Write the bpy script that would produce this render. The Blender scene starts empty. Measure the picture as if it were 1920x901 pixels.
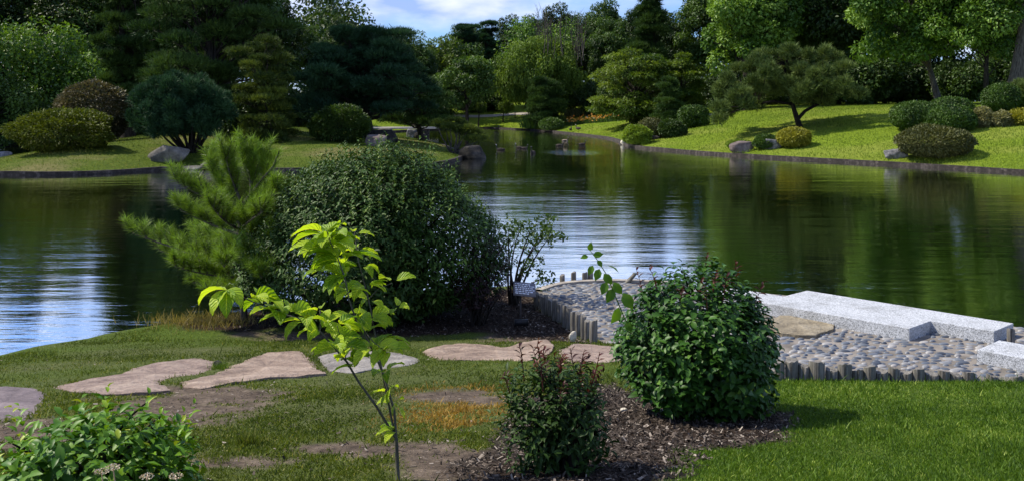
import bpy, math, random
import numpy as np
from mathutils import Vector
from mathutils.geometry import delaunay_2d_cdt

# ------------------------------------------------------------------ camera, world, sun
F, YH, CX, H = 1800.0, 190.0, 960.0, 3.0      # focal length / horizon row / centre in photo pixels, eye height over the water
SC = bpy.context.scene
COL = SC.collection
cam_d = bpy.data.cameras.new('camera'); cam = bpy.data.objects.new('camera', cam_d); COL.objects.link(cam)
cam_d.sensor_fit = 'HORIZONTAL'; cam_d.sensor_width = 36.0; cam_d.lens = 36.0 * F / 1920.0
cam_d.shift_y = -(450.5 - YH) / 1920.0
cam_d.clip_start = 0.1; cam_d.clip_end = 2000
cam.location = (0, 0, H); cam.rotation_euler = (math.radians(90), 0, 0)
SC.camera = cam

SUN_EL, SUN_AZ = math.radians(50), math.radians(-78)   # azimuth from +Y towards +X
world = bpy.data.worlds.new('World'); SC.world = world; world.use_nodes = True
wn, wl = world.node_tree.nodes, world.node_tree.links
wn.clear()
w_out = wn.new('ShaderNodeOutputWorld'); w_bg = wn.new('ShaderNodeBackground'); w_bg.inputs[1].default_value = 0.118
sky = wn.new('ShaderNodeTexSky'); sky.sky_type = 'NISHITA'; sky.sun_disc = False
sky.sun_elevation = SUN_EL; sky.sun_rotation = SUN_AZ; sky.air_density = 1.0; sky.dust_density = 0.6; sky.ozone_density = 1.5
tc = wn.new('ShaderNodeTexCoord'); mp = wn.new('ShaderNodeMapping'); mp.inputs['Scale'].default_value = (1.0, 1.0, 2.6)
mp.inputs['Location'].default_value = (0.35, 0.1, 0.2)
nz = wn.new('ShaderNodeTexNoise'); nz.inputs['Scale'].default_value = 4.2; nz.inputs['Detail'].default_value = 9; nz.inputs['Roughness'].default_value = 0.56
cr = wn.new('ShaderNodeValToRGB'); cr.color_ramp.elements[0].position = 0.42; cr.color_ramp.elements[1].position = 0.62
nz2 = wn.new('ShaderNodeTexNoise'); nz2.inputs['Scale'].default_value = 11; nz2.inputs['Detail'].default_value = 8
cc = wn.new('ShaderNodeValToRGB'); cc.color_ramp.elements[0].color = (2.6, 3.7, 6.6, 1); cc.color_ramp.elements[1].color = (7.0, 7.3, 8.2, 1)
cc.color_ramp.elements[0].position = 0.38; cc.color_ramp.elements[1].position = 0.66
mx = wn.new('ShaderNodeMix'); mx.data_type = 'RGBA'
wl.new(tc.outputs['Generated'], mp.inputs[0]); wl.new(mp.outputs[0], nz.inputs[0]); wl.new(mp.outputs[0], nz2.inputs[0])
wl.new(nz.outputs[0], cr.inputs[0]); wl.new(nz2.outputs[0], cc.inputs[0])
wl.new(cr.outputs[0], mx.inputs[0]); tn = wn.new('ShaderNodeMix'); tn.data_type = 'RGBA'; tn.blend_type = 'MULTIPLY'; tn.inputs[0].default_value = 1; tn.inputs[7].default_value = (.48, .72, 1.2, 1); wl.new(sky.outputs[0], tn.inputs[6]); wl.new(tn.outputs[2], mx.inputs[6]); wl.new(cc.outputs[0], mx.inputs[7])
wl.new(mx.outputs[2], w_bg.inputs[0]); wl.new(w_bg.outputs[0], w_out.inputs[0])

sun_d = bpy.data.lights.new('sun', 'SUN'); sun_d.energy = 4.8; sun_d.angle = math.radians(0.6); sun_d.color = (1.0, 0.93, 0.78)
sun = bpy.data.objects.new('sun', sun_d); COL.objects.link(sun)
sd_ = Vector((math.sin(SUN_AZ) * math.cos(SUN_EL), math.cos(SUN_AZ) * math.cos(SUN_EL), math.sin(SUN_EL)))
sun.rotation_euler = sd_.to_track_quat('Z', 'Y').to_euler(); sun.location = (-20, 10, 40)

SC.view_settings.view_transform = 'Standard'; SC.view_settings.look = 'None'
SC.view_settings.exposure = 0.42; SC.view_settings.gamma = 1.0; SC.view_settings.use_curve_mapping = False
SC.render.engine = 'CYCLES'
SC.cycles.use_denoising = True; SC.cycles.max_bounces = 6; SC.cycles.diffuse_bounces = 3; SC.cycles.glossy_bounces = 3
SC.cycles.transmission_bounces = 3; SC.cycles.sample_clamp_indirect = 4

# ------------------------------------------------------------------ helpers
def rng_(s): return np.random.default_rng(s)
def unit(v): return v / np.maximum(np.linalg.norm(v, axis=-1, keepdims=True), 1e-9)
def W(px, py, D): return np.array([(px - CX) / F * D, D, H - (py - YH) / F * D])       # a point at distance D
def G(px, py, z=0.0):                                                                   # a point at height z
    D = (H - z) * F / (py - YH); return np.array([(px - CX) / F * D, D, z])
def near_z(x, y): return np.maximum(1.38 - 0.167 * (y - 4.11), 0.13)
def GN(px, py):                                                                         # a point on the near bank
    v = (py - YH) / F
    y = 0.934 / max(v - 0.167, 1e-4)
    if y > 11.6: y = 2.87 / v
    return np.array([(px - CX) / F * y, y, float(near_z(0, y))])

def fbm(p, seed=0, octaves=4, scale=1.0):
    r = rng_(seed + 991); out = np.zeros(len(p)); a = 1.0; s = scale; tot = 0
    for o in range(octaves):
        for k in range(3):
            d = r.normal(size=3); d /= np.linalg.norm(d)
            q = p @ d * s * r.uniform(.8, 1.25) + r.uniform(0, 6.28)
            d2 = r.normal(size=3); d2 /= np.linalg.norm(d2)
            out += a * np.sin(q + 1.3 * np.sin(p @ d2 * s * .7 + r.uniform(0, 6)))
        tot += a * 3; a *= .55; s *= 2.1
    return out / tot * 1.8

def inpoly(P, poly):
    x, y = P[:, 0], P[:, 1]; c = np.zeros(len(P), bool); n = len(poly)
    for i in range(n):
        x1, y1 = poly[i][:2]; x2, y2 = poly[(i + 1) % n][:2]
        if y1 == y2: continue
        c ^= ((y1 > y) != (y2 > y)) & (x < (x2 - x1) * (y - y1) / (y2 - y1) + x1)
    return c
def polydist(P, poly, closed=True):
    d = np.full(len(P), 1e9); n = len(poly)
    for i in range(n if closed else n - 1):
        a = np.array(poly[i][:2]); b = np.array(poly[(i + 1) % n][:2]); ab = b - a
        t = np.clip(((P[:, :2] - a) @ ab) / max(ab @ ab, 1e-9), 0, 1)
        d = np.minimum(d, np.linalg.norm(P[:, :2] - a - t[:, None] * ab, axis=1))
    return d
def smooth_line(pts, closed, step, it=2):
    P = np.array([p[:2] for p in pts], float)
    for _ in range(it):
        Q = []; n = len(P)
        if not closed: Q.append(P[0])
        for i in range(n if closed else n - 1):
            a, b = P[i], P[(i + 1) % n]; Q += [a * .75 + b * .25, a * .25 + b * .75]
        if not closed: Q.append(P[-1])
        P = np.array(Q)
    out = []; n = len(P)
    for i in range(n if closed else n - 1):
        a, b = P[i], P[(i + 1) % n]; m = max(1, int(np.linalg.norm(b - a) / step))
        for k in range(m): out.append(a + (b - a) * k / m)
    if not closed: out.append(P[-1])
    return np.array(out)

class MB:
    def __init__(s): s.v = []; s.f = []; s.t = []; s.m = []; s.uv = []; s.n = 0
    def add(s, v, faces, tint=0.5, mat=0, uv=None):      # faces: an (n, k) int array
        v = np.asarray(v, float).reshape(-1, 3); faces = np.asarray(faces, int)
        s.v.append(v); s.f.append(faces + s.n); s.n += len(v)
        t = np.broadcast_to(np.asarray(tint, float), (len(v),)) ; s.t.append(t)
        s.m.append(np.full(len(faces), mat)); s.uv.append(np.zeros((len(v), 2)) if uv is None else uv)
        return s
    def tube(s, pts, rad, n=6, tint=.5, mat=0, cap=True):
        P = np.array(pts, float); R = np.broadcast_to(np.array(rad, float), (len(P),))
        T = unit(np.gradient(P, axis=0)); up = np.array([0., 0, 1]) if abs(T[0][2]) < .8 else np.array([1., 0, 0])
        a = np.arange(n) * 2 * np.pi / n; V = []
        x = unit(np.cross(T[0], up))
        for i in range(len(P)):
            x = unit(x - T[i] * (x @ T[i])); y = np.cross(T[i], x)
            V.append(P[i] + R[i] * (np.cos(a)[:, None] * x + np.sin(a)[:, None] * y))
        V = np.concatenate(V); Fc = []
        i, j = np.meshgrid(np.arange(len(P) - 1), np.arange(n), indexing='ij'); i = i.ravel(); j = j.ravel(); k = (j + 1) % n
        Fc = np.stack([i * n + j, i * n + k, (i + 1) * n + k, (i + 1) * n + j], 1)
        s.add(V, Fc, tint, mat)
        if cap:
            m = len(P) - 1
            c = np.concatenate([V[:n], [P[0]], V[m * n:], [P[-1]]])
            f = [[n, (q + 1) % n, q] for q in range(n)] + [[2 * n + 1, n + 1 + q, n + 1 + (q + 1) % n] for q in range(n)]
            s.add(c, f, tint, mat)
        return s
    def box(s, c, size, rot=0.0, tint=.5, mat=0):
        h = np.array(size) / 2; v = np.array([[x, y, z] for x in (-1, 1) for y in (-1, 1) for z in (-1, 1)], float) * h
        cr_, sr_ = math.cos(rot), math.sin(rot); v = v @ np.array([[cr_, sr_, 0], [-sr_, cr_, 0], [0, 0, 1]]) + np.array(c)
        return s.add(v, [[0, 1, 3, 2], [4, 6, 7, 5], [0, 4, 5, 1], [2, 3, 7, 6], [0, 2, 6, 4], [1, 5, 7, 3]], tint, mat)
    def build(s, name, mat, parent=None, base=(0, 0, 0), smooth=False, uv=False):
        v = np.concatenate(s.v) - np.array(base, float)
        me = bpy.data.meshes.new(name)
        me.vertices.add(len(v)); me.vertices.foreach_set('co', v.ravel().astype(np.float32))
        lens = np.concatenate([np.full(len(f), f.shape[1]) for f in s.f]); idx = np.concatenate([f.ravel() for f in s.f])
        me.loops.add(len(idx)); me.loops.foreach_set('vertex_index', idx.astype(np.int32))
        me.polygons.add(len(lens)); st = np.concatenate([[0], np.cumsum(lens)[:-1]])
        me.polygons.foreach_set('loop_start', st.astype(np.int32)); me.polygons.foreach_set('loop_total', lens.astype(np.int32))
        mats = mat if isinstance(mat, (list, tuple)) else [mat]
        for m in mats: me.materials.append(m)
        if len(mats) > 1: me.polygons.foreach_set('material_index', np.concatenate(s.m).astype(np.int32))
        if smooth: me.polygons.foreach_set('use_smooth', np.ones(len(lens), bool))
        at = me.attributes.new('tint', 'FLOAT', 'POINT'); at.data.foreach_set('value', np.concatenate(s.t).astype(np.float32))
        if uv:
            u = me.uv_layers.new(name='UVMap'); U = np.concatenate(s.uv)[idx]; u.data.foreach_set('uv', U.ravel().astype(np.float32))
        me.update(calc_edges=True); me.validate()
        o = bpy.data.objects.new(name, me); COL.objects.link(o)
        if parent is not None: o.parent = parent
        else: o.location = tuple(base)
        return o

def tag(o, label=None, cat=None, group=None, kind=None):
    for k, v in (('label', label), ('category', cat), ('group', group), ('kind', kind)):
        if v: o[k] = v
    return o
def thing(name, label, cat, loc, group=None, rz=0):
    o = bpy.data.objects.new(name, None); COL.objects.link(o); o.location = tuple(loc); o.rotation_euler = (0, 0, rz)
    o.empty_display_size = .1
    return tag(o, label, cat, group)
def dup(root, loc, rz=0.0, scale=1.0, label=None, group=None, cat=None):
    r = root.copy(); COL.objects.link(r); r.location = tuple(loc); r.rotation_euler = (0, 0, rz)
    r.scale = (scale,) * 3 if not isinstance(scale, tuple) else scale
    tag(r, label, cat, group)
    for ch in list(root.children):
        c = ch.copy(); COL.objects.link(c); c.parent = r
    return r

# ------------------------------------------------------------------ materials
class NT:
    def __init__(s, name):
        s.mat = bpy.data.materials.new(name); s.mat.use_nodes = True; s.n = s.mat.node_tree.nodes; s.l = s.mat.node_tree.links; s.n.clear()
        s.out = s.n.new('ShaderNodeOutputMaterial')
    def node(s, t, **kw):
        o = s.n.new('ShaderNode' + t)
        for k, v in kw.items():
            if k in o.inputs.keys(): 
                if hasattr(v, 'is_linked') or isinstance(v, bpy.types.NodeSocket): s.l.new(v, o.inputs[k])
                else: o.inputs[k].default_value = v
            else: setattr(o, k, v)
        return o
    def link(s, a, b): s.l.new(a, b)
    def coord(s, scale=(1, 1, 1), kind='Object'):
        t = s.node('TexCoord'); m = s.node('Mapping'); m.inputs['Scale'].default_value = scale; s.link(t.outputs[kind], m.inputs[0]); return m.outputs[0]
    def noise(s, vec, scale, detail=4, rough=.55):
        n = s.node('TexNoise'); s.link(vec, n.inputs['Vector']); n.inputs['Scale'].default_value = scale; n.inputs['Detail'].default_value = detail; n.inputs['Roughness'].default_value = rough
        return n.outputs[0]
    def ramp(s, fac, stops):
        r = s.node('ValToRGB'); e = r.color_ramp.elements
        while len(e) < len(stops): e.new(.5)
        for q, (p, c) in zip(e, stops): q.position = p; q.color = (c[0], c[1], c[2], 1) if not np.isscalar(c) else (c, c, c, 1)
        s.link(fac, r.inputs[0]); return r.outputs[0]
    def mix(s, f, a, b, blend='MIX'):
        m = s.node('Mix', data_type='RGBA', blend_type=blend)
        for i, v in ((0, f), (6, a), (7, b)):
            if isinstance(v, bpy.types.NodeSocket): s.link(v, m.inputs[i])
            elif i == 0: m.inputs[0].default_value = v
            else: m.inputs[i].default_value = (v[0], v[1], v[2], 1)
        return m.outputs[2]
    def bump(s, h, strength=.5, dist=.02, normal=None):
        b = s.node('Bump'); b.inputs['Strength'].default_value = strength; b.inputs['Distance'].default_value = dist; s.link(h, b.inputs['Height'])
        if normal is not None: s.link(normal, b.inputs['Normal'])
        return b.outputs[0]
    def bsdf(s, col, rough=.8, normal=None, spec=.3):
        p = s.node('BsdfPrincipled')
        if isinstance(col, bpy.types.NodeSocket): s.link(col, p.inputs['Base Color'])
        else: p.inputs['Base Color'].default_value = (*col, 1)
        if isinstance(rough, bpy.types.NodeSocket): s.link(rough, p.inputs['Roughness'])
        else: p.inputs['Roughness'].default_value = rough
        p.inputs['Specular IOR Level'].default_value = spec
        if normal is not None: s.link(normal, p.inputs['Normal'])
        return p
    def done(s, sh): s.link(sh.outputs[0] if hasattr(sh, 'outputs') else sh, s.out.inputs[0]); return s.mat
    def attr(s, name='tint'):
        a = s.node('Attribute'); a.attribute_name = name; return a.outputs['Fac']

def leafmat(name, c0, c1, c2=None, trans=.35, rough=.52, spec=.25, veins=False, tcol=None):
    n = NT(name); t = n.attr()
    stops = [(0.0, c0), (1.0, c1)] if c2 is None else [(0.0, c0), (.82, c1), (1.0, c2)]
    col = n.ramp(t, stops); nrm = None
    if veins:
        uv = n.node('TexCoord').outputs['UV']; sx = n.node('SeparateXYZ'); n.link(uv, sx.inputs[0])
        ab = n.node('Math', operation='ABSOLUTE'); sb = n.node('Math', operation='SUBTRACT'); sb.inputs[1].default_value = .5
        n.link(sx.outputs[0], sb.inputs[0]); n.link(sb.outputs[0], ab.inputs[0])
        ma = n.node('Math', operation='MULTIPLY_ADD'); n.link(ab.outputs[0], ma.inputs[0]); ma.inputs[1].default_value = -.62; n.link(sx.outputs[1], ma.inputs[2])
        sn = n.node('Math', operation='MULTIPLY'); n.link(ma.outputs[0], sn.inputs[0]); sn.inputs[1].default_value = 44
        si = n.node('Math', operation='SINE'); n.link(sn.outputs[0], si.inputs[0])
        nrm = n.bump(si.outputs[0], .6, .004)
        rib = n.ramp(ab.outputs[0], [(0, 1.0), (.035, 0.0)])
        col = n.mix(rib, col, (c1[0] * 1.5, c1[1] * 1.25, c1[2] * 1.6))
    p = n.bsdf(col, rough, nrm, spec)
    if trans > 0:
        tr = n.node('BsdfTranslucent')
        if tcol is None:
            tm = n.mix(1.0, col, (1.3, 1.25, .55), 'MULTIPLY'); n.link(tm, tr.inputs[0])
        else: tr.inputs[0].default_value = (*tcol, 1)
        if nrm is not None: n.link(nrm, tr.inputs['Normal'])
        ms = n.node('MixShader'); ms.inputs[0].default_value = trans; n.link(p.outputs[0], ms.inputs[1]); n.link(tr.outputs[0], ms.inputs[2])
        return n.done(ms)
    return n.done(p)

def rockmat(name, c0, c1, c2, sc=3.0, bump=.8):
    n = NT(name); v = n.coord(); a = n.noise(v, sc, 8, .62); b = n.noise(v, sc * 6, 6, .6)
    col = n.ramp(a, [(.3, c0), (.52, c1), (.72, c2)])
    col = n.mix(.35, col, n.ramp(b, [(.35, (.5, .5, .5)), (.65, (1.25, 1.25, 1.25))]), 'MULTIPLY')
    return n.done(n.bsdf(col, .85, n.bump(b, bump, .03, n.bump(a, bump, .08)), .25))

def barkmat(name, c0, c1):
    n = NT(name); v = n.coord((9, 9, 1.6)); a = n.noise(v, 1.6, 6, .6)
    return n.done(n.bsdf(n.ramp(a, [(.35, c0), (.68, c1)]), .9, n.bump(a, .8, .04), .15))

M = {}
M['bark'] = barkmat('bark', (.012, .010, .008), (.05, .042, .034))
M['bark_grey'] = barkmat('bark_grey', (.035, .03, .026), (.14, .125, .105))
M['bark_dark'] = barkmat('bark_dark', (.008, .007, .006), (.028, .023, .018))
M['twig'] = barkmat('twig', (.05, .045, .035), (.16, .15, .12))
M['pine_blue'] = leafmat('pine_blue', (.008, .032, .014), (.034, .085, .032), trans=.18, rough=.6, spec=.2)
M['pine_dark'] = leafmat('pine_dark', (.014, .04, .008), (.062, .115, .022), trans=.2, rough=.6, spec=.2)
M['pine_olive'] = leafmat('pine_olive', (.02, .042, .008), (.08, .115, .016), (.15, .19, .022), trans=.2, rough=.6, spec=.2)
M['pine_near'] = leafmat('pine_near', (.05, .085, .006), (.22, .36, .025), trans=.25, rough=.45, spec=.35)
M['broad_bright'] = leafmat('broad_bright', (.03, .085, .010), (.11, .21, .022), (.19, .31, .05), trans=.3, rough=.5, spec=.3)
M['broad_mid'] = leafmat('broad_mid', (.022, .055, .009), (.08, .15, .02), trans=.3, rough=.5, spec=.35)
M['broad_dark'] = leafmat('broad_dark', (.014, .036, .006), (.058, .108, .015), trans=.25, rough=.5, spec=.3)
M['willow'] = leafmat('willow', (.05, .10, .012), (.17, .26, .035), trans=.35, rough=.55, spec=.25)
M['maple'] = leafmat('maple', (.03, .07, .008), (.13, .19, .022), trans=.35, rough=.5, spec=.3)
M['juniper'] = leafmat('juniper', (.03, .06, .012), (.13, .18, .04), trans=.15, rough=.6, spec=.2)
M['yew'] = leafmat('yew', (.015, .042, .004), (.075, .145, .012), trans=.15, rough=.5, spec=.3)
M['gold'] = leafmat('gold', (.12, .13, .012), (.36, .34, .03), trans=.25, rough=.5)
M['lime'] = leafmat('lime', (.08, .14, .012), (.24, .34, .03), trans=.3, rough=.5)
M['yellow_green'] = leafmat('yellow_green', (.035, .055, .005), (.12, .15, .012), trans=.25, rough=.55, spec=.2)
M['brown_bush'] = leafmat('brown_bush', (.03, .045, .018), (.17, .14, .08), trans=.15, rough=.55)
M['olive_bush'] = leafmat('olive_bush', (.04, .05, .012), (.12, .125, .035), trans=.2, rough=.5)
M['pale_bush'] = leafmat('pale_bush', (.10, .11, .04), (.34, .32, .14), trans=.2, rough=.55)
M['privet'] = leafmat('privet', (.014, .04, .006), (.06, .12, .018), (.18, .26, .045), trans=.16, rough=.5, spec=.22)
M['glossy'] = leafmat('glossy', (.014, .05, .005), (.045, .12, .012), (.11, .21, .03), trans=.12, rough=.45, spec=.25)
M['nandina'] = leafmat('nandina', (.012, .032, .006), (.05, .10, .016), trans=.2, rough=.5, spec=.2)
M['red_leaf'] = leafmat('red_leaf', (.03, .012, .010), (.11, .03, .028), (.17, .07, .04), trans=.25, rough=.4)
M['burgundy'] = leafmat('burgundy', (.012, .008, .009), (.05, .022, .024), trans=.2, rough=.45)
M['spirea'] = leafmat('spirea', (.04, .12, .008), (.15, .29, .015), (.32, .38, .03), trans=.25, rough=.45)
M['sapling'] = leafmat('sapling', (.16, .30, .010), (.48, .62, .04), trans=.5, rough=.42, spec=.35, veins=True)
M['vine'] = leafmat('vine', (.05, .13, .010), (.13, .25, .02), trans=.35, rough=.45)
M['shrub_mid'] = leafmat('shrub_mid', (.02, .045, .008), (.07, .13, .02), trans=.3, rough=.45)
M['iris'] = leafmat('iris', (.05, .13, .03), (.14, .27, .07), trans=.3, rough=.5)
M['grass'] = leafmat('grass', (.04, .09, .006), (.125, .215, .014), (.34, .42, .08), trans=.3, rough=.55, spec=.25)
M['grass_thin'] = leafmat('grass_thin', (.042, .068, .008), (.135, .175, .02), (.30, .28, .09), trans=.3, rough=.6, spec=.2)
M['grass_dry'] = leafmat('grass_dry', (.22, .12, .025), (.46, .30, .07), trans=.3, rough=.6, spec=.2)
M['grass_straw'] = leafmat('grass_straw', (.12, .12, .03), (.36, .27, .09), trans=.3, rough=.6, spec=.2)
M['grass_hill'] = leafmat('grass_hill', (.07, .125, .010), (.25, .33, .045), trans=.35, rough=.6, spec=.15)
M['grass_island'] = leafmat('grass_island', (.04, .08, .008), (.12, .17, .02), (.24, .22, .07), trans=.3, rough=.6, spec=.15)  # blades darkened like the island turf, with tree shade put into their colour
M['flower'] = leafmat('flower', (.6, .16, .02), (.8, .45, .08), (.7, .65, .5), trans=.2)
M['flower_white'] = leafmat('flower_white', (.55, .38, .28), (.75, .68, .52), trans=.1)

def chipmat():
    n = NT('mulch_chip'); t = n.attr(); col = n.ramp(t, [(0, (.012, .009, .007)), (.6, (.055, .042, .033)), (.88, (.14, .11, .088)), (1, (.34, .29, .24))])
    return n.done(n.bsdf(col, .9, spec=.15))
M['chip'] = chipmat()

# near bank: masks are stored per vertex (what covers the soil there), colours come from noise
def bankmat():
    n = NT('near_bank'); v = n.coord()
    big = n.noise(v, 1.1, 5); fine = n.noise(v, 38, 5, .7); mid = n.noise(v, 7, 6, .65)
    soil = n.ramp(mid, [(.3, (.055, .04, .03)), (.55, (.13, .098, .072)), (.75, (.22, .17, .13))])
    soil = n.mix(.6, soil, n.ramp(fine, [(.3, (.35, .35, .35)), (.7, (1.5, 1.5, 1.5))]), 'MULTIPLY')
    turf = n.ramp(fine, [(.3, (.025, .045, .006)), (.6, (.08, .12, .014)), (.75, (.15, .17, .04))])
    mulch = n.ramp(fine, [(.35, (.010, .006, .004)), (.55, (.035, .022, .015)), (.72, (.10, .068, .048))])
    g = n.node('Attribute'); g.attribute_name = 'turf'; m = n.node('Attribute'); m.attribute_name = 'mulch'
    col = n.mix(g.outputs['Fac'], soil, turf); col = n.mix(m.outputs['Fac'], col, mulch)
    return n.done(n.bsdf(col, .95, n.bump(fine, .9, .02, n.bump(mid, .6, .04)), .1))
M['bank'] = bankmat()

def lawnmat(name, c0, c1, c2, dry):
    n = NT(name); v = n.coord(); fine = n.noise(v, 5.5, 6, .75); big = n.noise(v, .22, 4); vf = n.noise(v, 16, 3, .7)
    col = n.ramp(fine, [(.3, c0), (.5, c1), (.7, c2)])
    if dry: col = n.mix(n.ramp(big, [(.48, 0.0), (.62, .7)]), col, dry)
    return n.done(n.bsdf(col, .95, n.bump(vf, .8, .06, n.bump(fine, .7, .12)), .1))
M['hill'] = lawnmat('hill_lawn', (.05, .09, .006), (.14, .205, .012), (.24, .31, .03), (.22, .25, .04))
M['island'] = lawnmat('island_lawn', (.026, .05, .006), (.075, .11, .011), (.13, .16, .022), (.19, .16, .07))  # darker than the hill lawn: some of the tree shade is in this colour

WAVE = .0095
def watermat():
    n = NT('water'); t = n.node('TexCoord').outputs['Object']
    def mapped(sc, rot=0.0):
        m = n.node('Mapping'); m.inputs['Scale'].default_value = sc; m.inputs['Rotation'].default_value = (0, 0, rot); n.link(t, m.inputs[0]); return m.outputs[0]
    a = n.noise(mapped((.55, 1.6, 1), .10), 1.7, 3, .5)
    b = n.noise(mapped((.6, 2.6, 1), -.10), 4.6, 4, .6)
    amp = n.ramp(n.noise(mapped((.09, .13, 1)), 1.0, 3), [(.38, .25), (.66, 1.0)])
    # the stretch stirred up among the waterfowl
    vd = n.node('VectorMath', operation='DISTANCE'); mm = mapped((.25, .14, 1)); n.link(mm, vd.inputs[0]); vd.inputs[1].default_value = (STIR[0] * .25, STIR[1] * .14, 0)
    stir = n.ramp(vd.outputs['Value'], [(.30, 1.0), (.62, 0.0)])
    c = n.noise(mapped((.8, 3.5, 1)), 1.6, 5, .75)
    big = n.noise(mapped((.16, .8, 1), .06), 1.35, 3, .5); mb_ = n.node('Math', operation='MULTIPLY'); n.link(big, mb_.inputs[0]); mb_.inputs[1].default_value = 1.5
    a2 = n.node('Math', operation='MULTIPLY_ADD'); n.link(a, a2.inputs[0]); a2.inputs[1].default_value = .75; n.link(mb_.outputs[0], a2.inputs[2]); a = a2.outputs[0]
    m1 = n.node('Math', operation='MULTIPLY'); n.link(b, m1.inputs[0]); n.link(amp, m1.inputs[1])
    m2 = n.node('Math', operation='MULTIPLY_ADD'); n.link(m1.outputs[0], m2.inputs[0]); m2.inputs[1].default_value = .4; n.link(a, m2.inputs[2])
    m3 = n.node('Math', operation='MULTIPLY'); n.link(c, m3.inputs[0]); n.link(stir, m3.inputs[1])
    m4 = n.node('Math', operation='MULTIPLY_ADD'); n.link(m3.outputs[0], m4.inputs[0]); m4.inputs[1].default_value = 1.5; n.link(m2.outputs[0], m4.inputs[2])
    nrm = n.bump(m4.outputs[0], 1.0, WAVE)
    body = n.ramp(n.noise(mapped((.05, .1, 1)), 1, 2), [(.35, (.010, .016, .003)), (.7, (.022, .032, .005))])
    di = n.node('BsdfDiffuse'); n.link(body, di.inputs[0])
    gl = n.node('BsdfGlossy'); gl.inputs['Roughness'].default_value = .02; gl.inputs[0].default_value = (.95, .97, .95, 1); n.link(nrm, gl.inputs['Normal'])
    fr = n.node('Fresnel'); fr.inputs['IOR'].default_value = 2.0; n.link(nrm, fr.inputs['Normal'])
    mu = n.node('Math', operation='MULTIPLY'); n.link(fr.outputs[0], mu.inputs[0]); mu.inputs[1].default_value = 2.7; mu.use_clamp = True
    ms = n.node('MixShader'); n.link(mu.outputs[0], ms.inputs[0]); n.link(di.outputs[0], ms.inputs[1]); n.link(gl.outputs[0], ms.inputs[2])
    return n.done(ms)
STIR = G(1072, 286)
M['water'] = watermat()
M['kerb_dark'] = rockmat('kerb_dark', (.016, .013, .011), (.035, .028, .025), (.12, .10, .09), 5, .5)
M['kerb_pale'] = rockmat('kerb_pale', (.22, .19, .16), (.34, .3, .25), (.45, .4, .34), 6, .3)
M['kerb_shore'] = rockmat('kerb_shore', (.12, .09, .08), (.22, .175, .15), (.32, .27, .23), 6, .3)
M['boulder'] = rockmat('boulder', (.04, .037, .033), (.12, .11, .097), (.25, .23, .195), 1.6, 1)
M['boulder_grey'] = rockmat('boulder_grey', (.06, .06, .064), (.17, .165, .17), (.33, .32, .33), 2.4, 1)
M['boulder_pink'] = rockmat('boulder_pink', (.06, .045, .042), (.16, .125, .115), (.3, .24, .215), 1.6, 1)
M['boulder_dark'] = rockmat('boulder_dark', (.010, .009, .008), (.028, .025, .022), (.08, .072, .065), 2.4, 1)
M['flag_tan'] = rockmat('flag_tan', (.16, .11, .085), (.30, .22, .17), (.43, .33, .26), 3.5, 1)
M['flag_pink'] = rockmat('flag_pink', (.15, .10, .085), (.29, .215, .175), (.40, .31, .25), 3.5, 1)
M['flag_grey'] = rockmat('flag_grey', (.15, .13, .12), (.26, .235, .21), (.36, .33, .30), 3.5, 1)
M['flag_ochre'] = rockmat('flag_ochre', (.15, .12, .08), (.27, .225, .155), (.36, .31, .23), 3.5, 1)
M['flag_purple'] = rockmat('flag_purple', (.09, .07, .075), (.17, .135, .14), (.25, .2, .2), 3, .6)
M['white_stone'] = rockmat('white_stone', (.45, .4, .33), (.6, .55, .45), (.75, .7, .6), 12, .4)

def granite():
    n = NT('granite'); v = n.coord(); vo = n.node('TexVoronoi'); n.link(v, vo.inputs['Vector']); vo.inputs['Scale'].default_value = 120
    sx = n.node('SeparateXYZ'); n.link(vo.outputs['Color'], sx.inputs[0])
    col = n.ramp(sx.outputs[0], [(.0, (.10, .105, .11)), (.3, (.34, .35, .36)), (.6, (.5, .51, .53)), (1, (.62, .63, .65))])
    st = n.ramp(n.noise(v, 2.6, 8, .68), [(.32, (.62, .61, .58)), (.5, (.95, .95, .95)), (.7, (1.08, 1.08, 1.08))])
    col = n.mix(1.0, col, st, 'MULTIPLY')
    return n.done(n.bsdf(col, .6, n.bump(n.noise(v, 90, 2), .2, .004), .4))
M['granite'] = granite()
def postmat():
    n = NT('weathered_post'); v = n.coord((22, 22, 1.3)); a = n.noise(v, 2, 6, .65); b = n.noise(n.coord(), 5, 5)
    col = n.ramp(a, [(.3, (.04, .037, .033)), (.5, (.17, .155, .135)), (.72, (.32, .29, .26))])
    col = n.mix(n.ramp(b, [(.45, 0.0), (.65, .65)]), col, (.10, .10, .065))
    return n.done(n.bsdf(col, .95, n.bump(a, 1, .012), .1))
M['post'] = postmat()
def postend():
    n = NT('post_end'); v = n.coord(); w = n.noise(v, 45, 5, .7)
    return n.done(n.bsdf(n.ramp(w, [(.3, (.06, .055, .05)), (.55, (.2, .185, .165)), (.75, (.33, .31, .28))]), .95, n.bump(w, .9, .01), .1))
M['post_end'] = postend()
def mortar():
    n = NT('mortar'); v = n.coord(); a = n.noise(v, 3, 5); b = n.noise(v, 60, 3, .7)
    col = n.mix(.4, n.ramp(a, [(.35, (.13, .115, .10)), (.65, (.26, .23, .20))]), n.ramp(b, [(.3, (.6, .6, .6)), (.7, (1.25, 1.25, 1.25))]), 'MULTIPLY')
    return n.done(n.bsdf(col, .95, n.bump(b, .5, .006), .1))
M['mortar'] = mortar()
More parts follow.
